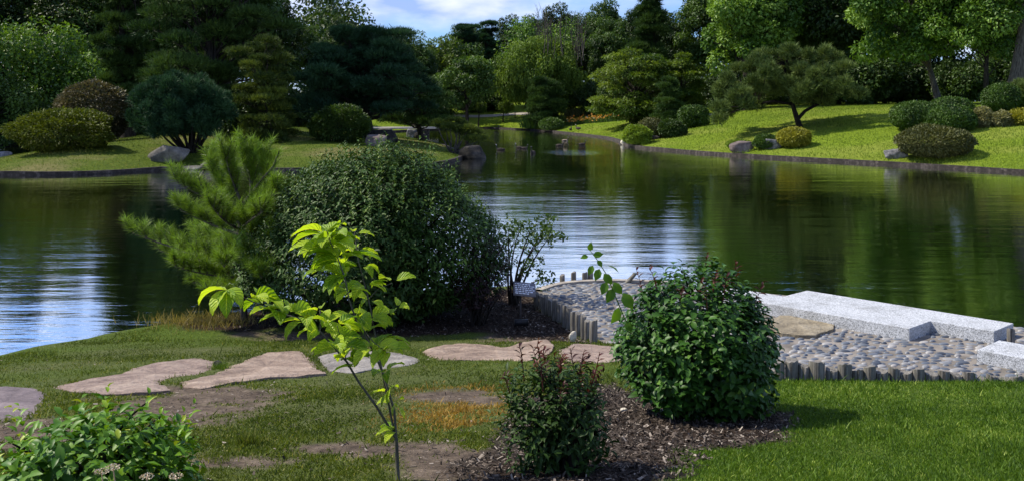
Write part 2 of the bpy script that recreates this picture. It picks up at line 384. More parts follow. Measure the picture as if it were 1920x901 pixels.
def cobble():
    n = NT('cobble'); t = n.attr(); v = n.coord(); b = n.noise(v, 30, 4)
    col = n.ramp(t, [(0, (.05, .06, .08)), (.5, (.13, .145, .17)), (.8, (.22, .22, .225)), (1, (.34, .32, .30))])
    col = n.mix(.4, col, n.ramp(b, [(.3, (.7, .7, .7)), (.7, (1.2, 1.2, 1.2))]), 'MULTIPLY')
    return n.done(n.bsdf(col, .5, spec=.4))
M['cobble'] = cobble()
def plain(name, c, rough=.6, spec=.3):
    n = NT(name); v = n.coord(); a = n.noise(v, 25, 4)
    col = n.mix(1.0, c, n.ramp(a, [(.3, (.8, .8, .8)), (.7, (1.15, 1.15, 1.15))]), 'MULTIPLY')
    return n.done(n.bsdf(col, rough, spec=spec))
M['sign_post'] = plain('sign_post', (.05, .042, .04), .6)
M['sign_plate'] = plain('sign_plate', (.17, .16, .18), .45)
M['sign_text'] = plain('sign_text', (.8, .8, .85), .6)
M['black_metal'] = plain('black_metal', (.012, .012, .013), .5)
M['goose_brown'] = plain('goose_brown', (.055, .042, .032), .8)
M['goose_black'] = plain('goose_black', (.01, .01, .01), .6)
M['goose_white'] = plain('goose_white', (.7, .66, .58), .8)
M['goose_tan'] = plain('goose_tan', (.34, .26, .19), .8)
M['duck_brown'] = plain('duck_brown', (.03, .023, .017), .8)
M['bench_wood'] = plain('bench_wood', (.09, .06, .045), .7)
M['bridge_stone'] = plain('bridge_stone', (.36, .33, .29), .8)

# ------------------------------------------------------------------ land outlines (world metres)
island_px = [(-60, 328), (0, 328), (60, 329), (150, 328), (250, 323), (330, 317), (430, 318), (540, 322), (640, 320), (740, 318), (800, 313), (840, 306), (864, 299), (868, 292), (858, 286)]
ISLAND = [G(x, y)[:2] for x, y in island_px] + [np.array(p) for p in [(-5, 66), (-7, 73), (-12, 80), (-19, 81), (-30, 76), (-29, 64), (-27, 55), (-26, 49), (-24.8, 43)]]
far_px = [(2600, 372), (2250, 346), (1920, 325), (1700, 311), (1500, 300), (1350, 291), (1250, 283), (1190, 277), (1166, 271), (1160, 264), (1130, 258), (1085, 253), (1040, 248), (985, 244), (930, 241), (870, 241)]
FARL = [G(x, y)[:2] for x, y in far_px] + [np.array(p) for p in [(-9, 99), (-14, 88), (-26, 86), (-33, 82), (-33.5, 64), (-37, 54), (-60, 48), (-90, 45), (-170, 42), (-170, 290), (170, 290), (170, 25), (60, 26)]]
ISL = smooth_line(ISLAND, True, .7)
FAR_S = smooth_line(FARL[:24], False, 1.0)
FARP = np.concatenate([FAR_S, np.array(FARL[24:])])
def gz(x, y):
    P = np.atleast_2d(np.array([x, y], float).T).reshape(-1, 2); z = np.full(len(P), 0.0)
    a = inpoly(P, ISL)
    if a.any(): z[a] = .12 + 1.35 * (1 - np.exp(-polydist(P[a], ISL) / 7.0))
    b = inpoly(P, FARP)
    if b.any():
        d = polydist(P[b], FAR_S, False); z[b] = .12 + 2.7 * np.sin(np.pi / 2 * np.minimum(d / 24, 1))
        z[b] += .12 * np.sin(P[b][:, 0] * .11 + 1) * np.minimum(d / 20, 1)
    return z if np.ndim(x) else float(z[0])

def solveD(px, py, D0, w=18):
    D = np.arange(max(20, D0 - w), D0 + w, .2); y = YH + (H - gz((px - CX) / F * D, D)) / D * F
    return float(D[np.argmin(np.abs(y - py) + .02 * np.abs(D - D0))])

def land(name, outline, zf, step, mat, skirt=-.8, bbox=None, attrs=None, jitter=.35, seed=1):
    """a ground sheet fitted to its outline, with a skirt going down under the water"""
    out = np.array(outline)
    x0, y0 = out.min(0) if bbox is None else bbox[:2]; x1, y1 = out.max(0) if bbox is None else bbox[2:]
    gx, gy = np.meshgrid(np.arange(x0, x1, step), np.arange(y0, y1, step)); P = np.stack([gx.ravel(), gy.ravel()], 1)
    P += rng_(seed).uniform(-jitter, jitter, P.shape) * step
    P = P[inpoly(P, out)]; P = P[polydist(P, out) > step * .5]
    n = len(out); V = [Vector(p) for p in out] + [Vector(p) for p in P]
    vv, ee, ff, *_ = delaunay_2d_cdt(V, [(i, (i + 1) % n) for i in range(n)], [], 1, 1e-5)
    XY = np.array([(v.x, v.y) for v in vv]); Z = zf(XY)
    V3 = np.column_stack([XY, Z]); mb = MB(); tri = np.array([f for f in ff if len(f) == 3])
    a, b, c = V3[tri[:, 0]], V3[tri[:, 1]], V3[tri[:, 2]]
    flip = np.cross(b - a, c - a)[:, 2] < 0; tri[flip] = tri[flip][:, ::-1]
    mb.add(V3, tri)
    zo = zf(out); top = np.column_stack([out, zo]); bot = np.column_stack([out, np.full(n, skirt)]); k = np.arange(n)
    mb.add(np.concatenate([top, bot]), np.stack([k, (k + 1) % n, (k + 1) % n + n, k + n], 1))
    o = mb.build(name, mat, smooth=True)
    if attrs:
        co = np.concatenate(mb.v)
        for an, fn in attrs.items():
            at = o.data.attributes.new(an, 'FLOAT', 'POINT'); at.data.foreach_set('value', fn(co).astype(np.float32))
    return tag(o, kind='structure')

def strip(name, line, z0, z1, w0, w1, mat, closed=False, kind='structure', seed=3):
    """a kerb along a line: outer face at offset -w0, inner face at +w1"""
    P = np.array(line); n = len(P)
    T = unit((np.roll(P, -1, 0) - np.roll(P, 1, 0)) if closed else np.gradient(P, axis=0)); N = np.stack([-T[:, 1], T[:, 0]], 1)
    jz = fbm(np.column_stack([P, np.zeros(n)]), seed, 3, 1.5) * .012
    a = np.column_stack([P + N * w1, np.full(n, z0)]); b = np.column_stack([P + N * w1, z1 + jz]); c = np.column_stack([P - N * w0, z1 + jz]); d = np.column_stack([P - N * w0, np.full(n, z0)])
    V = np.concatenate([a, b, c, d]); m = n if closed else n - 1; k = np.arange(m); k2 = (k + 1) % n; mb = MB()
    for q in range(3): mb.add(V, np.stack([k + q * n, k2 + q * n, k2 + (q + 1) * n, k + (q + 1) * n], 1))
    return tag(mb.build(name, mat), kind=kind)

# lake bed and water
mb = MB(); mb.add([(-600, -60, -1.2), (600, -60, -1.2), (600, 900, -1.2), (-600, 900, -1.2)], [[0, 1, 2, 3]])
tag(mb.build('lake_bed', M['boulder_dark']), kind='structure')
mb = MB(); mb.add([(-170, -30, 0), (170, -30, 0), (170, 285, 0), (-170, 285, 0)], [[0, 1, 2, 3]])
tag(mb.build('lake_water', M['water']), kind='structure')
# ground outside, out to the horizon
mb = MB(); mb.add([(-900, 280, 2.4), (900, 280, 2.4), (900, 1500, 2.4), (-900, 1500, 2.4), (168, -200, 1.2), (900, -200, 1.2), (900, 280, 2.4), (168, 280, 2.4), (-900, -200, 1.2), (-168, -200, 1.2), (-168, 280, 2.4), (-900, 280, 2.4)], [[0, 1, 2, 3], [4, 5, 6, 7], [8, 9, 10, 11]])
tag(mb.build('outer_ground', M['hill']), kind='structure')
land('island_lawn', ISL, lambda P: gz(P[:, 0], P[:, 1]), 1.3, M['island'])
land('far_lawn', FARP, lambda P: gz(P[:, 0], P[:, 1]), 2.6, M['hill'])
strip('island_kerb', ISL, -.5, .15, .09, .09, M['kerb_dark'], True)
strip('far_kerb', FAR_S, -.5, .155, .10, .10, M['kerb_dark'])

# near bank
row_pts = [G(1440, 712, .80)[:2], G(1700, 716, .80)[:2], G(1920, 721, .80)[:2], G(2150, 727, .8)[:2]]
ROW = np.array([[(1440 - CX) / F * 7.55, 7.55], [5.6, 7.42]])              # lawn edge above the terrace
LP0, LP1 = G(1120, 643, .2)[:2], G(1004, 560, .2)[:2]                       # the row of posts along the mulch bed
TER = np.array([LP1 + (0.05, .25), G(1006, 545, .18)[:2], G(1040, 533, .18)[:2], G(1100, 528, .18)[:2], G(1180, 527, .18)[:2], G(1300, 535, .18)[:2], G(1440, 553, .18)[:2] + (.1, .1),
                G(1650, 569, .18)[:2], G(1905, 612, .18)[:2], G(2100, 640, .18)[:2], (8.2, 9.0), (8.2, 7.30), ROW[1], ROW[0] + (.15, 0), ROW[0] + (-.15, .9), (2.0, 10.2), G(1170, 655, .18)[:2], LP0 + (.10, -.05)])
shore_px = [(-500, 760), (-250, 715), (0, 664), (100, 640), (200, 620), (330, 602), (450, 585), (600, 565), (760, 552), (940, 540), (1000, 538)]
SHORE = smooth_line([(GN(x, y + 2)[:2] if x < 930 else G(x, y, .1)[:2]) for x, y in shore_px], False, .25)
NEAR = np.concatenate([SHORE, [TER[0]], [LP0 + (.08, -.05)], [TER[16]], [TER[15]], [TER[14]], [TER[13]], [ROW[1]], [(8.2, 7.30)], [(14, 7.0)], [(14, -8)], [(-14, -8)], [(-14, 5.0)]])
def poly_px(pts): return np.array([GN(*p)[:2] for p in pts])
MULCH1 = poly_px([(850, 960), (880, 890), (905, 840), (950, 800), (985, 760), (1060, 735), (1150, 720), (1230, 745), (1330, 752), (1450, 765), (1500, 795), (1475, 830), (1350, 848), (1280, 880), (1265, 960)])
MULCH2 = poly_px([(330, 604), (380, 592), (450, 584), (600, 566), (760, 553), (940, 541), (1000, 540), (1015, 570), (1060, 610), (1115, 643), (1030, 640), (900, 622), (750, 634), (600, 612), (430, 624), (350, 618)])
def near_masks(P):
    """turf, mulch, dry at points on the near bank"""
    P3 = np.column_stack([P[:, :2], np.zeros(len(P))]); nz_ = fbm(P3, 5, 5, 4.0) * .17; n2 = fbm(P3, 9, 4, 1.6)
    sg = lambda poly: np.where(inpoly(P, poly), 1, -1) * polydist(P, poly)
    m = np.maximum(sg(MULCH1), sg(MULCH2) * 1.2) + nz_ * .8 + fbm(P3, 6, 3, 22) * .05
    mulch = np.clip(m / .16 + .5, 0, 1)
    u = CX + P[:, 0] / P[:, 1] * F; v = YH + (H - near_z(0, P[:, 1])) / P[:, 1] * F
    dirt = np.zeros(len(P)); hf = fbm(P3, 15, 4, 14) * .45
    for (a, b, ra, rb) in [(850, 865, 90, 34), (300, 770, 130, 26), (420, 742, 110, 14), (60, 810, 110, 28), (640, 838, 120, 14), (460, 870, 130, 14), (560, 628, 110, 7), (860, 745, 100, 12), (990, 632, 70, 8), (250, 730, 90, 10)]:
        dirt = np.maximum(dirt, np.clip(1.35 - np.sqrt(((u - a) / ra) ** 2 + ((v - b) / rb) ** 2) + nz_ * 3 + hf, 0, 1))
    dry = np.clip(1.35 - np.sqrt(((u - 850) / 115) ** 2 + ((v - 765) / 30) ** 2) + nz_ * 3 + hf, 0, 1)
    lush = np.clip((u - 1180) / 120, 0, 1) * np.clip((v - 640) / 40, 0, 1)
    thin = np.clip(.5 + n2 * .8, 0, 1) * (1 - lush)
    turf = np.clip(1 - dirt * 1.2 - thin * .35, 0, 1)
    return turf, mulch, dry, lush, dirt
flag_defs = [
 ('flagstone', 'dark purple grey flagstone cut off by the left edge', [(-60, 735), (0, 730), (60, 728), (90, 736), (97, 748), (85, 760), (72, 776), (40, 788), (0, 788), (-50, 792)], 'flag_purple'),
 ('flagstone', 'long two lobed tan flagstone with a rippled pink far end', [(96, 724), (150, 712), (215, 703), (250, 690), (300, 680), (350, 672), (385, 669), (402, 679), (398, 694), (375, 703), (330, 707), (300, 716), (318, 735), (270, 740), (190, 741), (130, 736)], 'flag_pink'),
 ('flagstone', 'broad tan flagstone just left of the bright sapling', [(335, 716), (400, 704), (425, 690), (455, 677), (500, 662), (560, 658), (585, 672), (608, 704), (560, 708), (500, 711), (440, 720), (380, 729), (345, 726)], 'flag_tan'),
 ('flagstone', 'small grey flagstone partly hidden behind the bright sapling', [(596, 671), (650, 660), (700, 660), (750, 666), (788, 676), (770, 685), (715, 692), (660, 700), (618, 696)], 'flag_grey'),
 ('flagstone', 'long pink sand coloured flagstone beside the mulch bed', [(788, 661), (812, 651), (860, 644), (910, 646), (940, 651), (990, 644), (1028, 642), (1040, 655), (1020, 672), (985, 679), (930, 676), (880, 676), (820, 675)], 'flag_tan'),
 ('flagstone', 'pale flagstone leading onto the pebble terrace behind the red shrub', [(1044, 656), (1070, 645), (1110, 644), (1150, 650), (1185, 656), (1180, 676), (1130, 682), (1060, 680)], 'flag_pink')]
FLAGS = [(a, b, poly_px(c), d, c) for a, b, c, d in flag_defs]
def bank_z(P):
    z = near_z(P[:, 0], P[:, 1]) + fbm(np.column_stack([P, P[:, 0] * 0]), 2, 3, 1.2) * .012
    for st in FLAGS: z -= np.where(inpoly(P, st[2]), np.clip((polydist(P, st[2]) - .03) * 1.0, 0, .04), 0)
    return z
land('near_bank', NEAR, bank_z, .085, M['bank'],
     attrs={'turf': lambda c: near_masks(c)[0], 'mulch': lambda c: near_masks(c)[1]}, bbox=(-5.5, 3.2, 6.2, 15), seed=4)
strip('shore_kerb', SHORE[::-1], -.5, .118, .02, .06, M['kerb_shore'])

# pebble terrace: mortar bed with the pebbles set in it
def terrace():
    mb = MB(); n = len(TER); vv, ee, ff, *_ = delaunay_2d_cdt([Vector(p) for p in TER], [(i, (i + 1) % n) for i in range(n)], [], 1, 1e-5)
    V = np.array([(v.x, v.y, .18) for v in vv]); tri = np.array(ff)
    a, b, c = V[tri[:, 0]], V[tri[:, 1]], V[tri[:, 2]]; fl = np.cross(b - a, c - a)[:, 2] < 0; tri[fl] = tri[fl][:, ::-1]
    mb.add(V, tri); k = np.arange(n)
    mb.add(np.concatenate([np.column_stack([TER, np.full(n, .18)]), np.column_stack([TER, np.full(n, -.6)])]), np.stack([k, (k + 1) % n, (k + 1) % n + n, k + n], 1))
    r = rng_(12); x0, y0 = TER.min(0); x1, y1 = TER.max(0); pts = []
    gy = y0; row = 0
    while gy < y1:
        gx = x0 + (row % 2) * .06
        while gx < x1: pts.append((gx + r.uniform(-.03, .03), gy + r.uniform(-.035, .035))); gx += .112
        gy += .105; row += 1
    P = np.array(pts); P = P[inpoly(P, TER)]; P = P[polydist(P, TER) > .07]
    keep = r.random(len(P)) > np.clip(fbm(np.column_stack([P, P[:, 0] * 0]), 7, 2, 1.3) * .5 - .05, 0, .5); P = P[keep]
    na, nr = 10, 4; th = np.arange(na) * 2 * np.pi / na; ring = []
    for q in range(nr): 
        ph = q / nr * np.pi / 2; ring.append(np.column_stack([np.cos(th) * np.cos(ph), np.sin(th) * np.cos(ph), np.full(na, np.sin(ph))]))
    T = np.concatenate(ring + [np.array([[0, 0, 1.]])]); fq = [[q * na + j, q * na + (j + 1) % na, (q + 1) * na + (j + 1) % na, (q + 1) * na + j] for q in range(nr - 1) for j in range(na)]
    ft = [[(nr - 1) * na + j, (nr - 1) * na + (j + 1) % na, nr * na] for j in range(na)]
    N = len(P); ax = r.uniform(.034, .074, N); ay = ax * r.uniform(.48, .72, N); hz = r.uniform(.014, .03, N); rot = r.normal(.15, .35, N)
    X = T[None, :, 0] * ax[:, None]; Y = T[None, :, 1] * ay[:, None]; Z = T[None, :, 2] * hz[:, None] + .176
    VX = X * np.cos(rot)[:, None] - Y * np.sin(rot)[:, None] + P[:, 0:1]; VY = X * np.sin(rot)[:, None] + Y * np.cos(rot)[:, None] + P[:, 1:2]
    V = np.stack([VX, VY, Z], 2).reshape(-1, 3); off = (np.arange(N) * len(T))[:, None, None]
    tint = np.repeat(r.random(N), len(T))
    mb.add(V, (np.array(fq)[None] + off).reshape(-1, 4), tint, 1); mb.add(V, (np.array(ft)[None] + off).reshape(-1, 3), tint, 1)
    o = mb.build('pebble_terrace', [M['mortar'], M['cobble']], smooth=False)
    me = o.data; mi = np.zeros(len(me.polygons), np.int32); me.polygons.foreach_get('material_index', mi); me.polygons.foreach_set('use_smooth', mi > 0)
    tag(o, kind='structure')
terrace()
strip('terrace_kerb', np.array(smooth_line(TER[1:6], False, .2)), -.4, .215, .10, .02, M['kerb_pale'])

# ------------------------------------------------------------------ foliage engine
LEAF2 = (np.array([[0, 0, 0], [-.5, .45, .10], [0, 1, -.12], [.5, .45, .10]]), np.array([[0, 3, 2], [0, 2, 1]]))
LEAF4 = (np.array([[0, 0, 0], [-.40, .28, .10], [-.42, .62, .06], [0, 1, -.22], [.42, .62, .06], [.40, .28, .10], [0, .45, 0]]),
         np.array([[0, 6, 1], [1, 6, 2], [2, 6, 3], [3, 6, 4], [4, 6, 5], [5, 6, 0]]))
def scatter(mb, P, D, N, size, width, tint, tmpl, mat=0):
    """one leaf at every point: D = direction of the blade, N = rough normal"""
    T, Fc = tmpl; y = unit(D); x = unit(np.cross(y, N)); z = np.cross(x, y); size = np.broadcast_to(size, (len(P),)); width = np.broadcast_to(width, (len(P),))
    V = P[:, None] + (T[None, :, 0] * (size * width)[:, None])[..., None] * x[:, None] + (T[None, :, 1] * size[:, None])[..., None] * y[:, None] + (T[None, :, 2] * size[:, None])[..., None] * z[:, None]
    k = len(T); f = (Fc[None] + (np.arange(len(P)) * k)[:, None, None]).reshape(-1, Fc.shape[1])
    mb.add(V.reshape(-1, 3), f, np.repeat(np.broadcast_to(tint, (len(P),)), k), mat)
def rdir(r, n): return unit(r.normal(size=(n, 3)))
NEEDLE = (np.array([[-.5, 0, 0], [.5, 0, 0], [0, 1, 0]]), np.array([[0, 1, 2]]))
def needles(mb, r, P, A, L, k, spread, width, tint, mat=0):
    """k thin needles fanned about the axis A at each point"""
    n = len(P); Pk = np.repeat(P, k, 0); Ak = np.repeat(A, k, 0); D = unit(Ak + rdir(r, n * k) * spread)
    L = np.repeat(np.broadcast_to(L, (n,)), k) * r.uniform(.7, 1.15, n * k)
    scatter(mb, Pk, D, rdir(r, n * k), L, width, np.clip(np.repeat(np.broadcast_to(tint, (n,)), k) + r.normal(0, .12, n * k), 0, 1), NEEDLE, mat)
def bez(a, b, c, n): t = np.linspace(0, 1, n)[:, None]; return (1 - t) ** 2 * a + 2 * t * (1 - t) * b + t * t * c
def clump_leaves(mb, r, C, R, per, kind, ls, lw=.55, shell=.45, tvar=.27, tbias=0.0, mat=0, updir=.5):
    """leaves, needle tufts or sprays through clumps at C (n,3) with radii R (n,3)"""
    n = len(C); k = per; Ck = np.repeat(C, k, 0); Rk = np.repeat(R, k, 0); d = rdir(r, n * k)
    if kind == 'pad': d[:, 2] = np.abs(d[:, 2]) * np.where(r.random(n * k) < .85, 1, -.5)
    rr = shell + (1 - shell) * r.random(n * k) ** .6
    P = Ck + d * Rk * rr[:, None]; out = unit(d * (1 / np.maximum(Rk, .05)))
    t = np.clip(np.repeat(r.normal(.5 + tbias, tvar, n), k) + r.normal(0, .16, n * k), 0, 1)
    s = ls * r.uniform(.65, 1.35, n * k)
    if kind in ('needle', 'pad'):
        ax = unit(out * .8 + np.array([0, 0, updir]) + rdir(r, n * k) * .35)
        needles(mb, r, P, ax, s, 6, .55, lw * .28, t, mat)
    elif kind == 'spray':       # flat drooping fans
        dr = unit(out * (1, 1, .25) + rdir(r, n * k) * .5 + np.array([0, 0, -.12])); scatter(mb, P, dr, unit(np.array([0, 0, 1.]) + rdir(r, n * k) * .35), s, lw, t, LEAF2, mat)
    elif kind == 'hang':
        m = 5
        for q in range(m):
            Pq = P + np.array([0, 0, -1.]) * (q * ls * .8) + rdir(r, n * k) * .04
            scatter(mb, Pq, unit(np.array([0, 0, -1.]) + rdir(r, n * k) * .45), rdir(r, n * k), s, lw, t, LEAF2, mat)
    else:
        dr = unit(out * .7 + rdir(r, n * k) * .9 + np.array([0, 0, -.25])); nn = unit(out + np.array([0, 0, .8]) + rdir(r, n * k) * .6); scatter(mb, P, dr, nn, s, lw, t, LEAF2, mat)

def trunk_mesh(r, base, top, r0, C, sides=8, curve=.05, limb=.35, forks=None, sag=0.0, rmin=.012):
    """tapered trunk, limbs that reach every clump"""
    mb = MB(); base = np.array(base, float); top = np.array(top, float); n = 12; t = np.linspace(0, 1, n)
    Hh = np.linalg.norm(top - base); wob = np.stack([np.sin(t * 5 + r.uniform(0, 6)), np.cos(t * 4 + r.uniform(0, 6)), t * 0], 1) * curve * Hh * (t * (1.4 - t))[:, None]
    P = base + (top - base) * t[:, None] + wob; R = r0 * (1 - .86 * t) ; R[0] *= 1.45; R[1] *= 1.1
    P[0] -= np.array([0, 0, .25]); mb.tube(P, R, sides)
    for c in C:
        h = np.clip((c[2] - base[2]) / max(top[2] - base[2], .1) * r.uniform(.45, .8), .16, .93)
        i = h * (n - 1); i0 = int(i); a = P[i0] + (P[min(i0 + 1, n - 1)] - P[i0]) * (i - i0)
        L = np.linalg.norm(c - a); mid = (a + c) / 2 + np.array([0, 0, .18 * L - sag * L]) + r.normal(0, .07, 3) * L
        q = bez(a, mid, c, 7); q[1:-1] += r.normal(0, .018 * L, (5, 3))
        rs = max(R[i0] * limb * min(1, .35 + L / max(Hh, .1)), rmin * 1.5); mb.tube(q, np.linspace(rs, rmin, 7), 5, cap=False)
        if L > 1.2:
            for _ in range(2):
                s = r.integers(3, 6); e = c + r.normal(0, min(.12 * L, .4), 3); mb.tube(bez(q[s], (q[s] + e) / 2 + (0, 0, .1 * L), e, 4), np.linspace(rs * .4, rmin * .7, 4), 4, cap=False)
    return mb
def env_clumps(r, c, rad, n, shape='dome', squash=1.0, inner=.35):
    """clump centres spread through a crown"""
    out = []
    while len(out) < n:
        d = unit(r.normal(size=3)); q = inner + (1 - inner) * r.random() ** .5; p = d * q
        if shape == 'cone':
            h = r.random() ** .8; a = r.uniform(0, 6.28); w = (1 - h) ** .8 * (.35 + .65 * r.random() ** .5); p = np.array([math.cos(a) * w, math.sin(a) * w, h * 2 - 1])
        elif shape == 'dome' and p[2] < -.62: continue
        out.append(np.array(c) + p * np.array(rad))
    return np.array(out)

def tree(name, label, cat, D, box, kind, fol, ls, seed, n=40, per=420, cr=.26, flat=.75, shape='dome', bark='bark', base=None, r0=.22, lw=.55, group=None,
         depth=1.0, loc=None, tbias=0.0, updir=.5, curve=.05, shell=.45, trunk_top=.72, inner=.35, hole=0.0, sides=8, foliage_name='crown', by=None):
    """a tree whose crown fills box (photo pixels) at distance D; base = px where the trunk meets the ground"""
    r = rng_(seed); x0, y0, x1, y1 = box
    if by: D = solveD(base, by, D)
    s = D / F; c = W((x0 + x1) / 2, (y0 + y1) / 2, D); rad = np.array([(x1 - x0) / 2 * s, (x1 - x0) / 2 * s * depth, (y1 - y0) / 2 * s]) * 1.12
    bx = c[0] if base is None else (base - CX) * s; bz = gz(bx, D); b = np.array([bx, D, bz])
    crr = cr * min(rad[0], rad[2] * 1.6); C = env_clumps(r, c, rad - np.array([crr, crr, crr * flat]) * .7, n, shape, inner=inner)
    Rr = np.column_stack([crr * r.uniform(.7, 1.3, n)] * 2 + [crr * flat * r.uniform(.7, 1.3, n)])
    th = thing(name, label, cat, b, group)
    top = c + np.array([0, 0, rad[2] * (trunk_top * 2 - 1)])
    trunk_mesh(r, b, top, r0, C, sides, curve).build('trunk', M[bark], th, b, True)
    mb = MB(); clump_leaves(mb, r, C, Rr, per, kind, ls, lw, shell, tbias=tbias, updir=updir)
    mb.build(foliage_name, M[fol], th, b)
    return th

def pad_pine(name, label, D, box, fol, seed, base, r0, levels, arms, ls=.3, per=300, pr=.3, bark='bark', flat=.34, lean=0.0, shape=None, kind='pad', curve=.06, lw=.5, group=None, cat='pine tree', low=.12, depth=.9):
    """a pine with horizontal branches, each carrying a flat pad of needles"""
    r = rng_(seed); x0, y0, x1, y1 = box; s = D / F; zt = H - (y0 - YH) * s; zb = H - (y1 - YH) * s; bx = (base - CX) * s; bz = gz(bx, D); b = np.array([bx, D, bz])
    cx = ((x0 + x1) / 2 - CX) * s; rx = (x1 - x0) / 2 * s; C = []; R = []
    for i in range(levels):
        f = (i + .5) / levels; w = rx * (shape(f) if shape else math.sin(math.pi * (low + (1 - low) * (1 - f) * .9 + .0)) ** .6)
        for k in range(arms):
            a = (k + r.random()) / arms * 6.283; q = r.uniform(.45, 1.0) ** .6 if k % 3 else r.uniform(.1, .5)
            C.append([cx + (bx - cx) * (1 - f) * .3 + math.cos(a) * w * q * .85, D + math.sin(a) * w * q * depth, zb + (zt - zb) * min(1, f + r.uniform(-.08, .07))]); p = pr * rx * r.uniform(.6, 1.2) * (.6 + .4 * w / rx)
            R.append([p, p, p * flat * r.uniform(.8, 1.5)])
    C = np.array(C); R = np.array(R); th = thing(name, label, cat, b, group)
    trunk_mesh(r, b, (cx * .6 + bx * .4 + lean, D, zt - (zt - zb) * .06), r0, C, 9, curve, .42, sag=.12).build('trunk', M[bark], th, b, True)
    mb = MB(); clump_leaves(mb, r, C, R, per, kind, ls, lw, .3); mb.build('crown', M[fol], th, b)
    return th

def bush(name, label, cat, D, box, fol, seed, ls=.12, count=9000, kind='leaf', bumpy=.10, exp=2.0, depth=1.0, lw=.5, group=None, stems=10, zf=None, bark='bark_dark', undercut=.0, lumps=7.0, shell=.86, extra=0, clipped=False, bottom=None):
    """a dense shrub: leaves through the outer shell of a lumpy dome, on stems from the ground"""
    r = rng_(seed); x0, y0, x1, y1 = box
    if zf is None: D = solveD((x0 + x1) / 2, y1 if bottom is None else bottom, D); D += (x1 - x0) / 2 * D / F * depth * .6; bottom = None
    s = D / F; cx = ((x0 + x1) / 2 - CX) * s; rx = (x1 - x0) / 2 * s; zt = H - (y0 - YH) * s
    b = np.array([cx, D, (gz(cx, D) if zf is None else zf(cx, D))]); zb = b[2] if bottom is None else H - (bottom - YH) * s
    hh = zt - zb; ce = np.array([cx, D, zb + hh * .42]); d = rdir(r, count)
    e = lambda q: np.sign(q) * np.abs(q) ** (2 / exp); dd = np.stack([e(d[:, 0]), e(d[:, 1]), e(d[:, 2])], 1) if exp != 2 else d
    lump = 1 + bumpy * fbm(d, seed, 3, lumps * .5)
    rad = np.where(d[:, 2:3] > 0, np.array([[rx, rx * depth, hh * .58]]), np.array([[rx * (1 - undercut), rx * depth * (1 - undercut), hh * .42]]))
    q = shell + (1 - shell) * r.random(count) ** .7; inner = r.random(count) < .18; q[inner] = r.uniform(.4, shell, inner.sum())
    P = ce + dd * rad * (lump * q)[:, None]; P[:, 2] = np.maximum(P[:, 2], b[2] + .02 * r.random(count))
    out = unit(d / rad * rx); t = np.clip(.5 + fbm(d, seed + 5, 3, 5) * .3 + r.normal(0, .18, count), 0, 1)
    th = thing(name, label, cat, b, group); mb = MB(); sz = ls * r.uniform(.6, 1.35, count)
    if kind == 'needle': needles(mb, r, P, unit(out + np.array([0, 0, .5]) + rdir(r, count) * .3), sz, 6, .5, lw * .3, t)
    elif kind == 'spray': scatter(mb, P, unit(out * (1, 1, .4) + rdir(r, count) * .5), unit(np.array([0, 0, 1.]) + rdir(r, count) * .5), sz, lw, t, LEAF2)
    elif clipped: scatter(mb, P, unit(out * .45 + rdir(r, count) * .9), unit(out + rdir(r, count) * .6), sz, lw, t, LEAF2)
    else: scatter(mb, P, unit(out * .8 + rdir(r, count) * .8 + np.array([0, 0, .15])), unit(out + np.array([0, 0, .9]) + rdir(r, count) * .6), sz, lw, t, LEAF2)
    mb.build('foliage', M[fol], th, b)
    mb = MB()
    for k in range(stems):
        a = r.uniform(0, 6.28); g = b + np.array([math.cos(a), math.sin(a), 0]) * rx * .12; g[2] = b[2] - .08; ee = ce + unit(r.normal(size=3) * (1, 1, .5) + np.array([0, 0, .6])) * rad[0] * .75
        mb.tube(bez(g, (g + ee) / 2 + r.normal(0, .08, 3) * rx - np.array([0, 0, .0]), ee, 6), np.linspace(.028 * rx + .008, .006, 6), 5)
    mb.build('stems', M[bark], th, b, True)
    return th

def rock(name, label, cat, c, size, seed, mat, rz=0.0, flat=.3, group=None, planes=14, sub=4, sink=.25, kind=None):
    """faceted boulder of size (x, y, z) sitting on the ground at c"""
    import bmesh
    r = rng_(seed); bm = bmesh.new(); bmesh.ops.create_icosphere(bm, subdivisions=sub, radius=1)
    d = np.array([v.co[:] for v in bm.verts]); Fc = np.array([[v.index for v in f.verts] for f in bm.faces]); bm.free(); d = unit(d)
    N = rdir(r, planes); N[0] = unit(np.array([r.normal(0, .12), r.normal(0, .12), 1])); k = r.uniform(.62, .95, planes); k[0] = .62
    dot = d @ N.T; q = np.where(dot > .05, k / np.maximum(dot, .05), 9).min(1); q = np.minimum(q, 1.12)
    q *= 1 + .05 * fbm(d * 2, seed, 4, 3.2); V = d * q[:, None] * np.array(size) / 2
    cr_, sr_ = math.cos(rz), math.sin(rz); V = V @ np.array([[cr_, sr_, 0], [-sr_, cr_, 0], [0, 0, 1]])
    base = np.array(c, float); V[:, 2] += size[2] * (.5 - sink) * .62
    mb = MB(); mb.add(V + base, Fc); return tag(mb.build(name, mat, None, base, False), label, cat, group)

